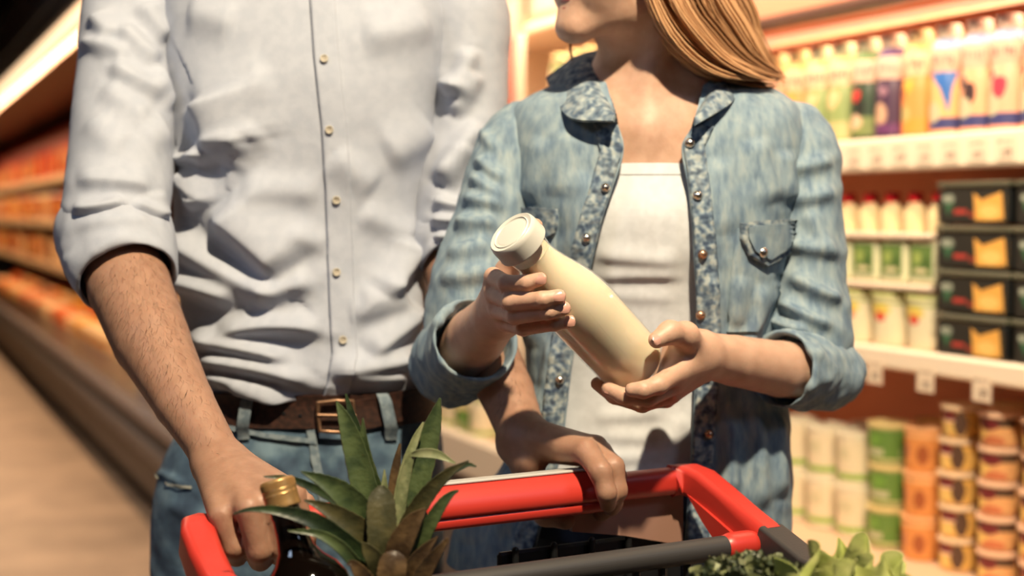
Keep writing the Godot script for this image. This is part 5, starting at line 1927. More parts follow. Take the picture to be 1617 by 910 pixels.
		var lit := r.randf()
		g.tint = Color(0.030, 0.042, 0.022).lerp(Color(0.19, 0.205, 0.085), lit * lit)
		var rw := []
		for a in 4:
			var row := PackedVector3Array()
			for b in 4:
				var p := Vector3(a / 1.5 - 1.0, 0, b / 1.5 - 1.0)
				p.y = 0.5 * sin(p.x * 2.6 + i) * cos(p.z * 2.2) + 0.4 * p.x * p.x
				row.push_back(c + bs * p * s)
			rw.push_back(row)
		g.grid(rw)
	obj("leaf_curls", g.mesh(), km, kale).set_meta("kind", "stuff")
	g = Geo.new()
	for i in 9:
		var a := i * 2.4
		var rr := 0.012 * sqrt(i)
		g.tube(PackedVector3Array([Vector3(cos(a) * rr * 0.6, 0.002, sin(a) * rr * 0.6), Vector3(cos(a) * rr * 1.6, top_h - 0.05, sin(a) * rr * 1.6)]), PackedFloat32Array([0.005, 0.003]), 7)
	obj("stalks", g.mesh(), mat(Color(0.5, 0.58, 0.3), 0.5), kale)
	# --- lettuce
	var lc := P(1345, 880, 1.15)
	var let := thing("lettuce", "head of pale green frilly lettuce at the right side of the cart", "lettuce", at_pos(Vector3(lc.x, 0.697, lc.z)))
	var lt := tri_tex(mat(Color.WHITE, 0.4), noise_tex(0.02, [[0.3, Color(0.62, 0.66, 0.35)], [0.7, Color(0.75, 0.76, 0.48)]], 128, 4, 81), 10.0)
	lt.backlight_enabled = true
	lt.backlight = Color(0.45, 0.45, 0.15)
	bump(lt, noise_tex(0.06, [], 128, 3, 82), 0.08)
	var hl := P(1345, 862, 1.15).y - 0.697
	for i in 19:
		var a := i * 2.39996 + 0.4
		var f := i / 19.0
		var outw := 0.012 + 0.088 * f
		var hh := hl * (1.0 - 0.26 * f * f) * r.randf_range(0.95, 1.0)
		var wd := 0.040 + 0.022 * r.randf()
		var ph := r.randf() * TAU
		var c := Cloth.new()
		var od := Vector3(cos(a), 0, sin(a))
		var sd := Vector3(-sin(a), 0, cos(a))
		for p in 31:
			var t := p / 30.0
			var row := PackedVector3Array()
			# a stalk that rises, then opens into a broad blade with a wavy rim
			var w := wd * (0.16 + 0.84 * smoothstep(0.2, 0.78, t)) * (1.0 - 0.30 * smoothstep(0.88, 1.0, t))
			for q in 41:
				var s := q / 20.0 - 1.0
				var tt := t * (1.0 - 0.20 * pow(absf(s), 2.5) * t + 0.035 * sin(s * 6.5 + ph) * t * t)
				var base := od * (0.010 + outw * pow(tt, 1.6)) + Vector3(0, hh * pow(tt, 0.92), 0)
				var e := maxf(absf(s), smoothstep(0.70, 1.0, t))
				var fr := pow(e, 3.0) * 0.0075 * smoothstep(0.3, 0.7, t)
				var arg := s * 10.0 + t * 5.0 + ph
				var crinkle := sin(s * 15.0 + ph) * sin(t * 21.0 + ph * 2.0) * 0.0014
				row.push_back(base + sd * (s * w) + od * (sin(arg) * fr + crinkle + 0.010 * s * s * t - 0.012 * smoothstep(0.8, 1.0, t)))
			c.rows.push_back(row)
		cloth_prepare(c)
		obj("leaf", cloth_mesh(c, 0.0006), lt, let)

# ---------------------------------------------------------------- chilled displays
const ALONG := Vector3(-0.416, 0, -0.909)
const OUTW := Vector3(-0.909, 0, 0.416)
const R_O := Vector3(0.955, 0, -2.6)
const L_O := Vector3(-1.376, 0, -5.35)
const NTH := ["first", "second", "third", "fourth", "fifth", "sixth", "seventh", "eighth", "ninth", "tenth", "eleventh", "twelfth", "thirteenth", "fourteenth", "fifteenth", "sixteenth", "seventeenth", "eighteenth", "nineteenth", "twentieth", "twenty-first", "twenty-second", "twenty-third", "twenty-fourth", "twenty-fifth", "twenty-sixth", "twenty-seventh", "twenty-eighth", "twenty-ninth", "thirtieth"]

func unit_tr(o: Vector3, s: float, h: float, t: float, yaw := 0.0) -> Transform3D:
	return Transform3D(Basis(-ALONG, Vector3.UP, OUTW) * Basis(Vector3.UP, yaw), o + ALONG * s + Vector3.UP * h + OUTW * t)

# a box in display places: from s0 to s1, h0 to h1, t0 to t1
func unit_box(g: Geo, s0: float, s1: float, h0: float, h1: float, t0: float, t1: float, r := 0.004) -> void:
	g.box(Vector3(-(s0 + s1) / 2, (h0 + h1) / 2, (t0 + t1) / 2), Vector3(absf(s1 - s0), absf(h1 - h0), absf(t1 - t0)), r)

func unit_part(called: String, root: Node, m: Material, s0: float, s1: float, h0: float, h1: float, t0: float, t1: float, r := 0.004) -> MeshInstance3D:
	var g := Geo.new()
	unit_box(g, s0, s1, h0, h1, t0, t1, r)
	return obj(called, g.mesh(), m, root)

func picture(w: int, h: int, bg: Color, shapes: Array) -> ImageTexture:
	var im := Image.create(w, h, false, Image.FORMAT_RGB8)
	var haze := Color(0.84, 0.72, 0.60)   # washed-out creamy light, mixed into every print colour
	im.fill(bg.lerp(haze, 0.16))
	for s0 in shapes:
		var s: Array = s0.duplicate()
		s[-1] = s[-1].lerp(haze, 0.16)
		if s[0] == "r":
			im.fill_rect(Rect2i(int(s[1] * w), int(s[2] * h), maxi(1, int(s[3] * w)), maxi(1, int(s[4] * h))), s[5])
		elif s[0] == "e":
			for y in range(maxi(0, int((s[2] - s[4]) * h)), mini(h, int((s[2] + s[4]) * h) + 1)):
				for x in range(maxi(0, int((s[1] - s[3]) * w)), mini(w, int((s[1] + s[3]) * w) + 1)):
					var q := Vector2((x / float(w) - s[1]) / s[3], (y / float(h) - s[2]) / s[4])
					if q.length() < 1.0: im.set_pixel(x, y, s[5])
		elif s[0] == "t":   # triangle a, b, c
			var a := Vector2(s[1], s[2])
			var b := Vector2(s[3], s[4])
			var c := Vector2(s[5], s[6])
			for y in h:
				for x in w:
					if Geometry2D.point_is_inside_triangle(Vector2(x / float(w), y / float(h)), a, b, c): im.set_pixel(x, y, s[7])
	return ImageTexture.create_from_image(im)

func tex_mat(t: Texture2D, rough := 0.45) -> StandardMaterial3D:
	var m := mat(Color.WHITE, rough)
	m.albedo_texture = t
	return m

# small lettering marks: [x, y, w, h] filled with short bars
func marks(x: float, y: float, w: float, h: float, n: int, col: Color, seed_: int) -> Array:
	var r := RandomNumberGenerator.new()
	r.seed = seed_
	var out := []
	for i in n:
		var cx := x + w * i / n
		out.push_back(["r", cx, y + r.randf_range(0, h * 0.25), w / n * r.randf_range(0.35, 0.75), h * r.randf_range(0.6, 0.95), col])
	return out

func drink_bottle(base: Color, upper: Color, cap_col: Color, shapes: Array, band: Color, seed_: int) -> Node3D:
	var o := Node3D.new()
	obj_named(o, "drink_bottle")
	obj("cap", lathe_mesh([Vector2(0, 0.228), Vector2(0.022, 0.228), Vector2(0.0245, 0.225), Vector2(0.0245, 0.205), Vector2(0.0262, 0.203), Vector2(0.0262, 0.200)], 20), mat(cap_col, 0.4), o)
	var ub := obj("shoulder", lathe_mesh([Vector2(0.0225, 0.201), Vector2(0.029, 0.194), Vector2(0.0335, 0.184), Vector2(0.0345, 0.180)], 22), mat(band, 0.4), o)
	ub.name = "shoulder"
	var t1 := picture(96, 32, upper, marks(0.08, 0.30, 0.34, 0.45, 9, upper.lerp(Color(0.55, 0.1, 0.15), 0.75), seed_) + marks(0.58, 0.30, 0.34, 0.45, 9, upper.lerp(Color(0.55, 0.1, 0.15), 0.75), seed_))
	obj("upper_label", lathe_mesh([Vector2(0.0345, 0.180), Vector2(0.0358, 0.165), Vector2(0.0350, 0.148), Vector2(0.0322, 0.132)], 26), tex_mat(t1), o)
	var t2 := picture(96, 64, base, shapes)
	obj("lower_label", lathe_mesh([Vector2(0.0322, 0.132), Vector2(0.0345, 0.118), Vector2(0.0368, 0.100), Vector2(0.0372, 0.05), Vector2(0.0368, 0.012)], 26), tex_mat(t2), o)
	obj("base", lathe_mesh([Vector2(0.0368, 0.012), Vector2(0.034, 0.002), Vector2(0.0, 0.0)], 22), mat(base, 0.5), o)
	return o

func obj_named(o: Node3D, called: String) -> void:
	o.name = numbered(called, self)
	add_child(o, true)

func cup(called: String, rt: float, rb: float, h: float, body: Color, lid: Color, label: Texture2D, clear_lid := false) -> Node3D:
	var o := Node3D.new()
	obj_named(o, called)
	obj("cup", lathe_mesh([Vector2(rt, h - 0.005), Vector2(rb, 0.003), Vector2(rb - 0.004, 0.0), Vector2(0, 0.0)], 24), mat(body, 0.45), o)
	obj("label", lathe_mesh([Vector2(lerpf(rb, rt, 0.86) + 0.0006, h * 0.84), Vector2(lerpf(rb, rt, 0.10) + 0.0006, h * 0.10)], 26), tex_mat(label), o)
	obj("lid", lathe_mesh([Vector2(0, h - 0.002), Vector2(rt - 0.004, h - 0.002), Vector2(rt - 0.002, h), Vector2(rt + 0.002, h), Vector2(rt + 0.003, h - 0.003), Vector2(rt + 0.0025, h - 0.009), Vector2(rt, h - 0.010)], 24), mat(lid, 0.3), o)
	return o

func place(proto: Node3D, used: Dictionary, tr: Transform3D, label: String, category: String, group: String) -> void:
	var o := proto
	if used.has(proto): o = dup(proto, tr)
	else:
		used[proto] = true
		o.transform = tr
	tag(o, label, category, group)

func build_right_display() -> void:
	var cream := mat(Color(0.86, 0.72, 0.60), 0.6)
	var white := mat(Color(0.92, 0.86, 0.78), 0.45)
	var pink := mat(Color(0.88, 0.58, 0.46), 0.55)
	var used := {}
	for u in 2:
		var s0 := -0.75 if u == 0 else 1.66
		var s1 := 1.62 if u == 0 else 2.9
		var root := thing("chilled_display", ["open chilled display shelves behind the woman, with price rails and a pink top panel", "further chilled display seen between the man and the woman"][u], "display shelves", unit_tr(R_O, 0, 0, 0))
		unit_part("back_panel", root, pink if u == 0 else cream, s0, s1, 0.1, 2.3, -0.60, -0.56)
		unit_part("base", root, mat(Color(0.42, 0.38, 0.36), 0.5), s0, s1, 0.0, 0.46, -0.60, 0.22)
		unit_part("well_floor", root, cream, s0, s1, 0.46, 0.50, -0.58, 0.24)
		unit_part("front_lip", root, white, s0, s1, 0.40, 0.53, 0.22, 0.26, 0.01)
		for e in [s0, s1]: unit_part("side_panel", root, white, e - 0.012, e + 0.012, 0.0, 2.3, -0.60, 0.0)
		for h in ([0.95, 1.395] if u == 0 else [0.95, 1.25, 1.60]):
			var sf := unit_part("shelf", root, cream, s0 + 0.012, s1 - 0.012, h - 0.025, h, -0.56, -0.02)
			var rh := 0.068 if h > 1.3 else 0.042
			unit_part("price_rail", sf, white, s0 + 0.012, s1 - 0.012, h - rh, h + 0.004, -0.02, 0.0, 0.006)
			# price tickets in the rail
			var k := 0
			var s := s0 + 0.05
			while s < s1 - 0.1:
				var g := Geo.new()
				g.box(Vector3(), Vector3(0.05, rh * 0.66 if h > 1.3 else 0.05, 0.0016), 0.0)
				obj("price_ticket", g.mesh(), ticket_mat(k % 5), sf, at_pos(Vector3(-s, h - rh * 0.5 if h > 1.3 else h - 0.052, 0.0012)))
				k += 1
				s += 0.075 if h > 1.3 else 0.16
		if u == 0:
			unit_part("top_panel", root, pink, s0, s1, 1.69, 2.0, -0.56, 0.03, 0.01)
			unit_part("top_panel_shade", root, mat(Color(0.35, 0.22, 0.17), 0.5), s0, s1, 1.675, 1.70, -0.02, 0.034, 0.006)  # dark strip standing in for the shade under the top panel
		else:
			unit_part("top_panel", root, white, s0, s1, 1.86, 2.2, -0.56, 0.03, 0.01)
		# added strip light on a bracket to brighten the shelves; another under the top panel
		var hh := 2.12
		var added_strip := unit_part("light_strip", root, white, s0 + 0.03, s1 - 0.03, hh, hh + 0.05, 0.34, 0.42)
		unit_part("light_tube", added_strip, glow_mat(Color(1.0, 0.82, 0.62), 2.2), s0 + 0.05, s1 - 0.05, hh - 0.012, hh, 0.35, 0.41, 0.0)
		for e in [s0 + 0.1, (s0 + s1) / 2, s1 - 0.1]: unit_part("bracket", added_strip, white, e - 0.01, e + 0.01, hh + 0.02, hh + 0.045, 0.0, 0.36)
		var c := unit_tr(R_O, (s0 + s1) / 2, hh - 0.03, 0.38)
		area_lamp("added_shelf_light", Transform3D(c.basis * Basis(Vector3.RIGHT, -PI / 2 + 0.55), c.origin), Vector2(s1 - s0 - 0.1, 0.07), Color(1.0, 0.88, 0.74), 3.0 if u == 0 else 1.0)
		var lh := 1.672 if u == 0 else 1.845
		unit_part("light_tube", added_strip, glow_mat(Color(1.0, 0.85, 0.66), 1.6 if u == 1 else 0.8), s0 + 0.05, s1 - 0.05, lh - 0.018, lh, -0.12 if u == 0 else 0.0, -0.07 if u == 0 else 0.035, 0.0)
		c = unit_tr(R_O, (s0 + s1) / 2, lh - 0.03, -0.09 if u == 0 else 0.02)
		area_lamp("under_panel_light", Transform3D(c.basis * Basis(Vector3.RIGHT, -PI / 2), c.origin), Vector2(s1 - s0 - 0.1, 0.06), Color(1.0, 0.88, 0.74), 0.5 if u == 0 else 0.45)
	# --- drink bottles on the upper shelf
	var pk := Color(0.93, 0.74, 0.66)
	var kinds := [
		[Color(0.50, 0.60, 0.36), Color(0.93, 0.84, 0.70), Color(0.90, 0.87, 0.72), [["e", 0.25, 0.4, 0.1, 0.2, Color(0.85, 0.75, 0.55)], ["r", 0, 0.75, 1, 0.25, Color(0.75, 0.72, 0.5)]], Color(0.75, 0.78, 0.5), "pale green"],
		[Color(0.05, 0.16, 0.10), Color(0.93, 0.78, 0.70), Color(0.88, 0.84, 0.70), [["e", 0.25, 0.42, 0.06, 0.14, Color(0.80, 0.10, 0.12)], ["e", 0.2, 0.62, 0.05, 0.1, Color(0.03, 0.05, 0.06)], ["r", 0, 0.72, 1, 0.28, Color(0.42, 0.50, 0.28)], ["e", 0.25, 0.78, 0.08, 0.1, Color(0.85, 0.72, 0.6)]], Color(0.40, 0.52, 0.30), "dark green berry"],
		[Color(0.16, 0.07, 0.22), Color(0.93, 0.78, 0.72), Color(0.90, 0.80, 0.72), [["e", 0.22, 0.4, 0.05, 0.12, Color(0.55, 0.4, 0.5)], ["e", 0.31, 0.25, 0.04, 0.1, Color(0.5, 0.35, 0.5)], ["e", 0.25, 0.72, 0.08, 0.14, Color(0.75, 0.6, 0.5)], ["r", 0, 0.85, 1, 0.15, Color(0.30, 0.12, 0.36)]], Color(0.32, 0.16, 0.40), "purple"],
		[Color(0.90, 0.54, 0.26), Color(0.95, 0.80, 0.66), Color(0.95, 0.82, 0.60), [["e", 0.25, 0.35, 0.09, 0.2, Color(0.98, 0.65, 0.2)], ["e", 0.27, 0.5, 0.03, 0.07, Color(0.6, 0.25, 0.1)], ["r", 0, 0.8, 1, 0.2, Color(0.9, 0.55, 0.2)], ["e", 0.25, 0.74, 0.07, 0.1, Color(0.7, 0.65, 0.4)]], Color(0.95, 0.70, 0.42), "orange"],
		[Color(0.95, 0.68, 0.45), pk, Color(0.93, 0.84, 0.74), [["t", 0.0, 0.0, 0.34, 0.0, 0.10, 0.75, Color(0.05, 0.33, 0.72)], ["t", 0.5, 0.0, 0.84, 0.0, 0.60, 0.75, Color(0.05, 0.33, 0.72)], ["e", 0.36, 0.55, 0.09, 0.25, Color(0.97, 0.62, 0.35)], ["r", 0, 0.84, 1, 0.16, Color(0.12, 0.16, 0.42)], ["e", 0.25, 0.76, 0.08, 0.12, Color(0.75, 0.72, 0.6)]], Color(0.55, 0.66, 0.84), "peach with a blue corner"],
		[Color(0.95, 0.66, 0.50), pk, Color(0.94, 0.80, 0.72), [["e", 0.30, 0.40, 0.05, 0.14, Color(0.12, 0.08, 0.14)], ["e", 0.22, 0.58, 0.06, 0.12, Color(0.14, 0.08, 0.12)], ["r", 0, 0.84, 1, 0.16, Color(0.12, 0.16, 0.42)], ["e", 0.27, 0.74, 0.08, 0.12, Color(0.75, 0.72, 0.6)]], Color(0.58, 0.66, 0.82), "peach with dark berries"],
		[Color(0.95, 0.66, 0.54), pk, Color(0.94, 0.80, 0.72), [["e", 0.31, 0.30, 0.06, 0.14, Color(0.86, 0.10, 0.22)], ["e", 0.20, 0.52, 0.07, 0.14, Color(0.84, 0.14, 0.26)], ["r", 0, 0.84, 1, 0.16, Color(0.12, 0.16, 0.42)], ["e", 0.27, 0.74, 0.08, 0.12, Color(0.75, 0.72, 0.6)]], Color(0.62, 0.68, 0.82), "pink with red raspberries"],
		[Color(0.95, 0.70, 0.52), pk, Color(0.94, 0.80, 0.72), [["e", 0.31, 0.28, 0.06, 0.16, Color(0.10, 0.10, 0.18)], ["e", 0.19, 0.55, 0.06, 0.14, Color(0.10, 0.12, 0.20)], ["r", 0, 0.84, 1, 0.16, Color(0.12, 0.16, 0.42)], ["e", 0.27, 0.72, 0.09, 0.12, Color(0.78, 0.72, 0.6)]], Color(0.42, 0.54, 0.80), "peach with blueberries"],
		[Color(0.75, 0.10, 0.22), Color(0.90, 0.45, 0.45), Color(0.85, 0.3, 0.3), [["e", 0.25, 0.4, 0.1, 0.2, Color(0.45, 0.05, 0.12)], ["r", 0, 0.84, 1, 0.16, Color(0.2, 0.3, 0.15)]], Color(0.75, 0.15, 0.25), "deep red"]]
	var protos := []
	for i in kinds.size():
		var k: Array = kinds[i]
		protos.push_back(drink_bottle(k[0], k[1], k[2], k[3], k[4], 100 + i))
	var row := [[0.875, 3, "an orange drink bottle beside the woman's hair"], [0.79, 3, ""], [0.705, 0, ""], [0.62, 0, ""], [0.535, 1, ""], [0.452, 2, ""], [0.366, 3, ""], [0.28, 4, ""], [0.193, 5, ""], [0.113, 6, ""], [0.03, 7, ""], [-0.055, 8, ""], [-0.14, 8, ""], [-0.225, 5, ""], [-0.31, 6, ""], [-0.395, 3, ""]]
	for i in row.size():
		var q: Array = row[i]
		place(protos[q[1]], used, unit_tr(R_O, q[0], 1.395, -0.065, rng.randf_range(-0.12, 0.12)), "%s drink bottle, %s from the woman's hair" % [kinds[q[1]][5], NTH[i]], "drink bottle", "drink bottles on the upper shelf")
	for i in range(3, row.size()):
		var q: Array = row[i]
		place(protos[q[1]], used, unit_tr(R_O, q[0] - 0.01, 1.395, -0.15, rng.randf_range(-0.12, 0.12)), "%s drink bottle behind the %s from the hair" % [kinds[q[1]][5], NTH[i]], "drink bottle", "drink bottles in the second row")
	# --- black trays on the middle shelf
	var tray := Node3D.new()
	obj_named(tray, "cheese_tray")
	var g := Geo.new()
	g.box(Vector3(0, 0.037, 0), Vector3(0.198, 0.074, 0.12), 0.008)
	obj("tray", g.mesh(), mat(Color(0.045, 0.055, 0.06), 0.4), tray)
	g = Geo.new()
	g.box(Vector3(0, 0.0795, 0), Vector3(0.204, 0.011, 0.126), 0.003)
	obj("rim", g.mesh(), mat(Color(0.36, 0.36, 0.30), 0.3), tray)
	g = Geo.new()
	g.box(Vector3(0, 0.037, 0.0606), Vector3(0.188, 0.066, 0.0008), 0.0)
	var yel := Color(0.90, 0.66, 0.28)
	obj("label", g.mesh(), tex_mat(picture(128, 48, Color(0.045, 0.055, 0.06), [["e", 0.14, 0.28, 0.10, 0.14, Color(0.45, 0.52, 0.48)], ["t", 0.06, 0.4, 0.24, 0.4, 0.14, 0.8, Color(0.10, 0.30, 0.20)], ["r", 0.24, 0.62, 0.20, 0.16, Color(0.66, 0.16, 0.14)], ["t", 0.52, 0.10, 0.66, 0.34, 0.56, 0.95, yel], ["t", 0.94, 0.08, 0.66, 0.30, 0.98, 0.95, yel], ["r", 0.56, 0.34, 0.38, 0.62, yel], ["e", 0.76, 0.66, 0.14, 0.20, Color(0.95, 0.78, 0.42)], ["e", 0.5, 0.75, 0.05, 0.1, Color(0.5, 0.14, 0.1)]] + marks(0.06, 0.2, 0.17, 0.14, 6, Color(0.75, 0.78, 0.74), 3))), tray)
	for cidx in 4:
		for lv in 4:
			place(tray, used, unit_tr(R_O, 0.152 - 0.212 * cidx, 0.951 + 0.0885 * lv, -0.075, 0.03 * ((lv * 7 + cidx * 3) % 3 - 1)), "black food tray, %s stack from the woman, %s from the top" % [NTH[cidx], NTH[3 - lv]], "food tray", "black trays on the middle shelf")
	# --- left of the trays: two small racks with packs and red-capped bottles, tubs below
	var rack := thing("wire_rack", "white two-tier rack beside the black trays", "rack", unit_tr(R_O, 0, 0, 0))
	for h in [1.088, 1.197]:
		unit_part("tier", rack, white, 0.29, 0.74, h - 0.012, h, -0.36, -0.03, 0.003)
	for e in [0.288, 0.742]: unit_part("upright", rack, white, e - 0.006, e + 0.006, 0.951, 1.22, -0.36, -0.30, 0.002)
	var rb := Node3D.new()
	obj_named(rb, "yogurt_bottle")
	obj("bottle", lathe_mesh([Vector2(0.012, 0.066), Vector2(0.018, 0.058), Vector2(0.024, 0.048), Vector2(0.025, 0.006), Vector2(0.022, 0.0), Vector2(0, 0)], 20), mat(Color(0.95, 0.85, 0.66), 0.4), rb)
	obj("cap", lathe_mesh([Vector2(0, 0.086), Vector2(0.0135, 0.086), Vector2(0.015, 0.083), Vector2(0.015, 0.064), Vector2(0, 0.064)], 18), mat(Color(0.83, 0.09, 0.13), 0.4), rb)
	for i in 6:
		place(rb, used, unit_tr(R_O, 0.30 + 0.074 * i, 1.198, -0.065), "small cream yogurt bottle with red cap, %s from the black trays" % NTH[i], "bottle", "red-capped yogurt bottles on the rack")
	var gp := Node3D.new()
	obj_named(gp, "herb_pack")
	g = Geo.new()
	g.box(Vector3(0, 0.045, 0), Vector3(0.084, 0.09, 0.06), 0.008)
	obj("pack", g.mesh(), mat(Color(0.84, 0.84, 0.70), 0.35), gp)
	g = Geo.new()
	g.box(Vector3(0, 0.05, 0.0305), Vector3(0.066, 0.066, 0.0008), 0)
	obj("label", g.mesh(), tex_mat(picture(48, 48, Color(0.30, 0.46, 0.20), [["e", 0.3, 0.4, 0.2, 0.2, Color(0.55, 0.66, 0.32)], ["e", 0.7, 0.6, 0.2, 0.25, Color(0.20, 0.36, 0.14)], ["r", 0.2, 0.75, 0.6, 0.16, Color(0.85, 0.82, 0.66)]])), gp)
	for i in 5:
		place(gp, used, unit_tr(R_O, 0.325 + 0.094 * i, 1.089, -0.07), "pale pack with a leafy green label, %s from the black trays" % NTH[i], "food pack", "green labelled packs on the rack")
	var tub := cup("cream_tub", 0.047, 0.043, 0.115, Color(0.90, 0.86, 0.74), Color(0.80, 0.82, 0.56), picture(96, 48, Color(0.88, 0.86, 0.74), [["e", 0.25, 0.2, 0.12, 0.18, Color(0.88, 0.78, 0.35)], ["e", 0.22, 0.38, 0.05, 0.12, Color(0.84, 0.20, 0.16)], ["r", 0, 0, 1, 0.08, Color(0.6, 0.7, 0.35)]]))
	for i in 5:
		place(tub, used, unit_tr(R_O, 0.335 + 0.112 * i, 0.951, -0.075, rng.randf_range(-0.2, 0.2)), "white tub with pale green lid, %s from the black trays" % NTH[i], "tub", "white tubs under the rack")
	# --- stacked cups in the well
	var lab_y := picture(96, 48, Color(0.93, 0.72, 0.34), [["r", 0, 0, 1, 0.06, Color(0.2, 0.1, 0.1)], ["e", 0.22, 0.22, 0.10, 0.22, Color(0.38, 0.06, 0.10)], ["e", 0.30, 0.70, 0.14, 0.30, Color(0.95, 0.80, 0.45)], ["e", 0.10, 0.5, 0.06, 0.5, Color(0.25, 0.16, 0.12)], ["r", 0.16, 0.38, 0.14, 0.10, Color(0.93, 0.8, 0.76)]])
	var lab_f := picture(96, 48, Color(0.90, 0.66, 0.42), [["r", 0, 0, 0.5, 0.35, Color(0.24, 0.16, 0.12)], ["e", 0.22, 0.24, 0.09, 0.22, Color(0.38, 0.05, 0.10)], ["e", 0.32, 0.66, 0.10, 0.26, Color(0.93, 0.78, 0.42)], ["e", 0.18, 0.88, 0.10, 0.2, Color(0.80, 0.42, 0.26)], ["e", 0.42, 0.6, 0.05, 0.25, Color(0.55, 0.6, 0.25)]])
	var lab_o := picture(96, 48, Color(0.86, 0.54, 0.27), [["r", 0.28, 0.35, 0.14, 0.4, Color(0.72, 0.42, 0.30)], ["r", 0, 0, 1, 0.12, Color(0.95, 0.72, 0.5)], ["e", 0.14, 0.6, 0.05, 0.3, Color(0.6, 0.28, 0.12)]])
	var lab_g := picture(96, 48, Color(0.30, 0.50, 0.18), [["e", 0.3, 0.3, 0.14, 0.24, Color(0.36, 0.60, 0.20)], ["r", 0.14, 0.62, 0.25, 0.22, Color(0.72, 0.74, 0.60)], ["r", 0, 0.92, 1, 0.08, Color(0.85, 0.82, 0.6)]])
	var lab_w := picture(96, 48, Color(0.90, 0.86, 0.74), [["r", 0, 0.84, 1, 0.16, Color(0.52, 0.70, 0.26)], ["e", 0.38, 0.5, 0.06, 0.3, Color(0.42, 0.20, 0.14)], ["r", 0.16, 0.2, 0.16, 0.3, Color(0.82, 0.80, 0.66)]])
	var cup_y := cup("yogurt_cup", 0.039, 0.035, 0.069, Color(0.90, 0.72, 0.5), Color(0.95, 0.84, 0.70), lab_y)
	var cup_f := cup("yogurt_cup", 0.041, 0.037, 0.069, Color(0.88, 0.66, 0.5), Color(0.95, 0.80, 0.68), lab_f)
	var cup_o := cup("yogurt_cup", 0.042, 0.038, 0.095, Color(0.92, 0.62, 0.35), Color(0.94, 0.72, 0.52), lab_o)
	var cup_g := cup("yogurt_cup", 0.044, 0.040, 0.093, Color(0.66, 0.68, 0.45), Color(0.90, 0.82, 0.58), lab_g)
	var cup_w := cup("sour_cream_tub", 0.046, 0.043, 0.121, Color(0.92, 0.88, 0.78), Color(0.93, 0.90, 0.80), lab_w)
	var stacks := [[0.69, cup_w, 2, 0.121, "white and green tub"], [0.58, cup_w, 2, 0.121, "white and green tub"], [0.466, cup_g, 3, 0.093, "green labelled cup"], [0.353, cup_o, 3, 0.095, "orange cup"], [0.247, cup_y, 5, 0.069, "yellow fruit cup"], [0.130, cup_f, 5, 0.069, "brown and yellow fruit cup"], [0.020, cup_f, 5, 0.069, "brown and yellow fruit cup"], [-0.09, cup_f, 5, 0.069, "brown and yellow fruit cup"], [-0.20, cup_o, 3, 0.095, "orange cup"], [-0.31, cup_g, 3, 0.093, "green labelled cup"], [0.80, cup_w, 2, 0.121, "white and green tub"], [0.91, cup_g, 2, 0.093, "green labelled cup"]]
	for i in stacks.size():
		var q: Array = stacks[i]
		for lv in q[2]:
			place(q[1], used, unit_tr(R_O, q[0] + rng.randf_range(-0.003, 0.003), 0.501 + q[3] * lv, -0.08 + rng.randf_range(-0.003, 0.003), rng.randf_range(-0.15, 0.15)),
				"%s, %s from bottom of the %s front stack" % [q[4], NTH[lv], (NTH[i] if i < 10 else "hidden " + NTH[i - 10])], "cup", "%ss stacked in the front row of the chilled well" % q[4])
	for i in 8:
		var q: Array = stacks[i]
		for lv in q[2]:
			place(q[1], used, unit_tr(R_O, q[0] - 0.03, 0.501 + q[3] * lv, -0.185, rng.randf_range(-0.15, 0.15)),
				"%s, %s from bottom of the %s rear stack" % [q[4], NTH[lv], NTH[i]], "cup", "%ss stacked in the second row of the well" % q[4])
	# --- what shows between the man and the woman, on the further display
	var jc := [["olive green", Color(0.46, 0.50, 0.28)], ["cream", Color(0.88, 0.80, 0.62)], ["dark brown", Color(0.22, 0.15, 0.10)]]
	var jars := []
	for q in jc:
		var jar := Node3D.new()
		obj_named(jar, "jar")
		obj("jar", lathe_mesh([Vector2(0.03, 0.12), Vector2(0.04, 0.105), Vector2(0.042, 0.01), Vector2(0.036, 0.0), Vector2(0, 0)], 22), mat(q[1], 0.12), jar)
		obj("lid", lathe_mesh([Vector2(0, 0.142), Vector2(0.031, 0.142), Vector2(0.033, 0.138), Vector2(0.033, 0.119), Vector2(0, 0.119)], 20), mat(Color(0.85, 0.76, 0.55), 0.12, 0.8), jar)
		obj("label", lathe_mesh([Vector2(0.0425, 0.09), Vector2(0.0427, 0.03)], 22), mat(Color(0.80, 0.76, 0.64), 0.5), jar)
		jars.push_back(jar)
	for i in 4:
		var k: int = [0, 1, 2, 0][i]
		place(jars[k], used, unit_tr(R_O, 1.74 + 0.105 * i, 1.601, -0.07), "%s jar with a metal lid, %s from the woman's neck" % [jc[k][0], NTH[i]], "jar", "jars on the further display")
	var sign_ := thing("striped_panel", "white upright panel with red stripes beside the jars", "panel", unit_tr(R_O, 2.2, 0.0, 0.06))
	var gs := Geo.new()
	gs.box(Vector3(0, 1.452, 0), Vector3(0.21, 1.9, 0.03), 0.004)
	obj("board", gs.mesh(), mat(Color(0.86, 0.80, 0.72), 0.5), sign_)
	for i in 6:
		gs = Geo.new()
		gs.box(Vector3(-0.08 + 0.032 * i, 1.69, 0.0157), Vector3(0.016, 0.22, 0.001), 0)
		obj("stripe", gs.mesh(), mat(Color(0.80, 0.25, 0.22), 0.5), sign_)
	var g2 := Geo.new()
	g2.box(Vector3(0, 2.0, 0.0157), Vector3(0.16, 0.16, 0.001), 0)
	obj("upper_stripe", g2.mesh(), mat(Color(0.90, 0.66, 0.56), 0.5), sign_)
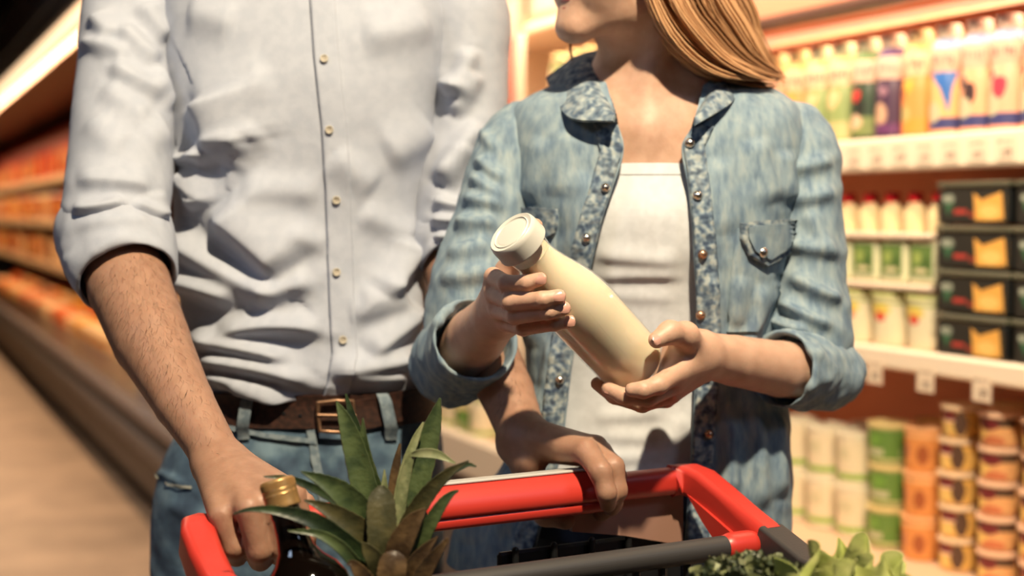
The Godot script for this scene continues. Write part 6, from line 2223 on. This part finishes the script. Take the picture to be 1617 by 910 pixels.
	for i in 6:
		place(cup_w if i % 3 != 1 else cup_g, used, unit_tr(R_O, 2.2 + 0.125 * i, 0.501, 0.145), "low tub in the further well, %s behind the couple" % NTH[i], "tub", "tubs in the further well")
		place(cup_w if i % 3 != 0 else cup_g, used, unit_tr(R_O, 2.2 + 0.125 * i, 0.623 if i % 3 != 1 else 0.595, 0.145), "upper tub in the further well, %s behind the couple" % NTH[i], "tub", "tubs in the further well")
	for h in [0.951, 1.251]:
		for i in 6:
			place(cup_o, used, unit_tr(R_O, 2.27 + 0.11 * i, h, -0.07), "orange cup on the %s shelf of the further display, %s along" % ["lower" if h < 1 else "middle", NTH[i]], "cup", "orange cups on the further display")
	# unused prototypes leave
	for p in protos + [cup_y, cup_f, cup_o, cup_g, cup_w]:
		if not used.has(p): p.queue_free()

var tickets := {}
func ticket_mat(i: int) -> StandardMaterial3D:
	if not tickets.has(i):
		var r := RandomNumberGenerator.new()
		r.seed = 900 + i
		tickets[i] = tex_mat(picture(48, 40, Color(0.90, 0.84, 0.76), marks(0.08, 0.12, 0.8, 0.16, 9, Color(0.45, 0.38, 0.36), 10 + i) + marks(0.35, 0.45, 0.55, 0.42, 4, Color(0.30, 0.24, 0.24), 20 + i)))
	return tickets[i]

func build_left_display() -> void:
	var dark := mat(Color(0.09, 0.10, 0.12), 0.4)
	var steel := mat(Color(0.40, 0.39, 0.40), 0.35, 0.3)
	var brown := mat(Color(0.40, 0.30, 0.23), 0.6)
	var warm := mat(Color(0.55, 0.36, 0.25), 0.6)
	var rail := mat(Color(0.93, 0.82, 0.66), 0.4)
	var s0 := -0.4
	var s1 := 12.0
	var root := thing("refrigerated_cabinet", "long refrigerated cabinet with a dark canopy receding behind the man", "refrigerated cabinet", unit_tr(L_O, 0, 0, 0))
	unit_part("kick_plate", root, dark, s0, s1, 0.0, 0.12, -0.60, -0.07)
	unit_part("front_wall", root, mat(Color(0.27, 0.25, 0.25), 0.4), s0, s1, 0.12, 0.40, -0.60, 0.0, 0.01)
	unit_part("bumper", root, steel, s0, s1, 0.27, 0.345, 0.0, 0.03, 0.015)
	unit_part("bumper_strip", root, mat(Color(0.62, 0.60, 0.62), 0.25, 0.5), s0, s1, 0.385, 0.43, -0.05, 0.012, 0.01)
	unit_part("well_floor", root, steel, s0, s1, 0.40, 0.42, -0.60, -0.05)
	unit_part("back_panel", root, warm, s0, s1, 0.4, 2.3, -0.64, -0.60)
	for e in [s0, s1]: unit_part("side_panel", root, dark, e - 0.02, e + 0.02, 0.0, 2.55, -0.64, -0.1)
	# glass along the front of the well
	var gl := mat(Color(0.8, 0.85, 0.85, 0.12), 0.05)
	gl.transparency = BaseMaterial3D.TRANSPARENCY_ALPHA
	unit_part("front_glass", root, gl, s0, s1, 0.43, 0.58, -0.022, -0.014, 0.001)
	for h in [0.86, 1.18, 1.50]:
		var sf := unit_part("shelf", root, warm, s0 + 0.02, s1 - 0.02, h - 0.03, h, -0.60, -0.22)
		unit_part("price_rail", sf, rail, s0 + 0.02, s1 - 0.02, h - 0.045, h + 0.006, -0.22, -0.205, 0.004)
	unit_part("header", root, mat(Color(0.62, 0.16, 0.12), 0.5), s0 + 0.02, s1 - 0.02, 1.74, 1.90, -0.60, -0.34)
	unit_part("canopy_underside", root, brown, s0, s1, 2.02, 2.08, -0.62, 0.10)
	unit_part("canopy", root, dark, s0, s1, 2.20, 2.62, -0.62, 0.12, 0.02)
	unit_part("canopy_trim", root, mat(Color(0.30, 0.33, 0.38), 0.3, 0.6), s0, s1, 2.30, 2.34, 0.12, 0.14, 0.005)
	var lt := unit_part("light_strip", root, brown, s0, s1, 2.08, 2.20, -0.62, 0.08)
	unit_part("light_tube", lt, glow_mat(Color(1.0, 0.84, 0.66), 1.7), s0 + 0.02, s1 - 0.02, 2.10, 2.18, 0.08, 0.13, 0.02)
	var c := unit_tr(L_O, (s0 + s1) / 2, 2.06, 0.14)
	area_lamp("canopy_strip_light", Transform3D(c.basis * Basis(Vector3.RIGHT, -PI / 2 + 0.45), c.origin), Vector2(s1 - s0 - 0.2, 0.06), Color(1.0, 0.80, 0.60), 17.0)
	# packages
	var cols := [["yellow", Color(0.93, 0.66, 0.22)], ["orange", Color(0.90, 0.42, 0.14)], ["red", Color(0.74, 0.14, 0.10)], ["cream", Color(0.93, 0.80, 0.60)], ["brown", Color(0.45, 0.24, 0.13)]]
	var protos := []
	for k in cols.size():
		var o := Node3D.new()
		obj_named(o, "food_package")
		var g := Geo.new()
		g.box(Vector3(0, 0.1, 0), Vector3(0.25, 0.2, 0.14), 0.012)
		obj("pack", g.mesh(), mat(cols[k][1], 0.45), o)
		g = Geo.new()
		g.box(Vector3(0, 0.10, 0.0705), Vector3(0.19, 0.13, 0.001), 0)
		obj("label", g.mesh(), tex_mat(picture(48, 48, cols[(k + 3) % 5][1], [["e", 0.5, 0.55, 0.3, 0.3, cols[(k + 1) % 5][1]], ["r", 0.1, 0.08, 0.8, 0.2, cols[(k + 2) % 5][1]]])), o)
		protos.push_back(o)
	var used := {}
	var r := RandomNumberGenerator.new()
	r.seed = 15
	var shelf_names := ["well", "lowest shelf", "middle shelf", "upper shelf"]
	for lv in 4:
		var h: float = [0.421, 0.861, 1.181, 1.501][lv]
		for i in 24:
			var s := 0.35 + i * 0.36 + (2.6 if lv > 0 else 0.0)
			var k: int
			var x := r.randf()
			if lv == 3: k = 2 if x < 0.6 else (4 if x < 0.8 else 1)
			elif lv == 2: k = 0 if x < 0.4 else (2 if x < 0.6 else (3 if x < 0.8 else 4))
			elif lv == 1: k = 4 if x < 0.25 else (2 if x < 0.55 else (0 if x < 0.75 else 3))
			else: k = 1 if x < 0.4 else (3 if x < 0.8 else 0)
			if lv == 0 and i < 7: k = 3
			if lv == 0 and i == 1: continue
			place(protos[k], used, unit_tr(L_O, s, h, -0.31 if lv else -0.13, r.randf_range(-0.12, 0.12)), "%s package on the cabinet's %s, %s from the near end" % [cols[k][0], shelf_names[lv], NTH[i]], "package", "packages on the %s of the cabinet" % shelf_names[lv])
			if lv == 0:
				x = r.randf()
				k = 1 if x < 0.35 else (0 if x < 0.55 else (3 if x < 0.85 else 4))
				place(protos[k], used, unit_tr(L_O, s + 0.02, h + 0.05, -0.30, r.randf_range(-0.12, 0.12)), "%s package in the cabinet well's rear row, %s from the near end" % [cols[k][0], NTH[i]], "package", "packages in the second row of the well")
	var bl := Node3D.new()
	obj_named(bl, "food_package")
	var g := Geo.new()
	g.box(Vector3(0, 0.08, 0), Vector3(0.17, 0.16, 0.08), 0.012)
	obj("pack", g.mesh(), mat(Color(0.08, 0.42, 0.72), 0.4), bl)
	g = Geo.new()
	g.box(Vector3(0, 0.08, 0.0405), Vector3(0.12, 0.07, 0.001), 0)
	obj("label", g.mesh(), mat(Color(0.85, 0.88, 0.9), 0.5), bl)
	place(bl, used, unit_tr(L_O, 0.71, 0.421, -0.10), "single blue package at the front of the well", "package", "")

func build_end_display() -> void:
	pass
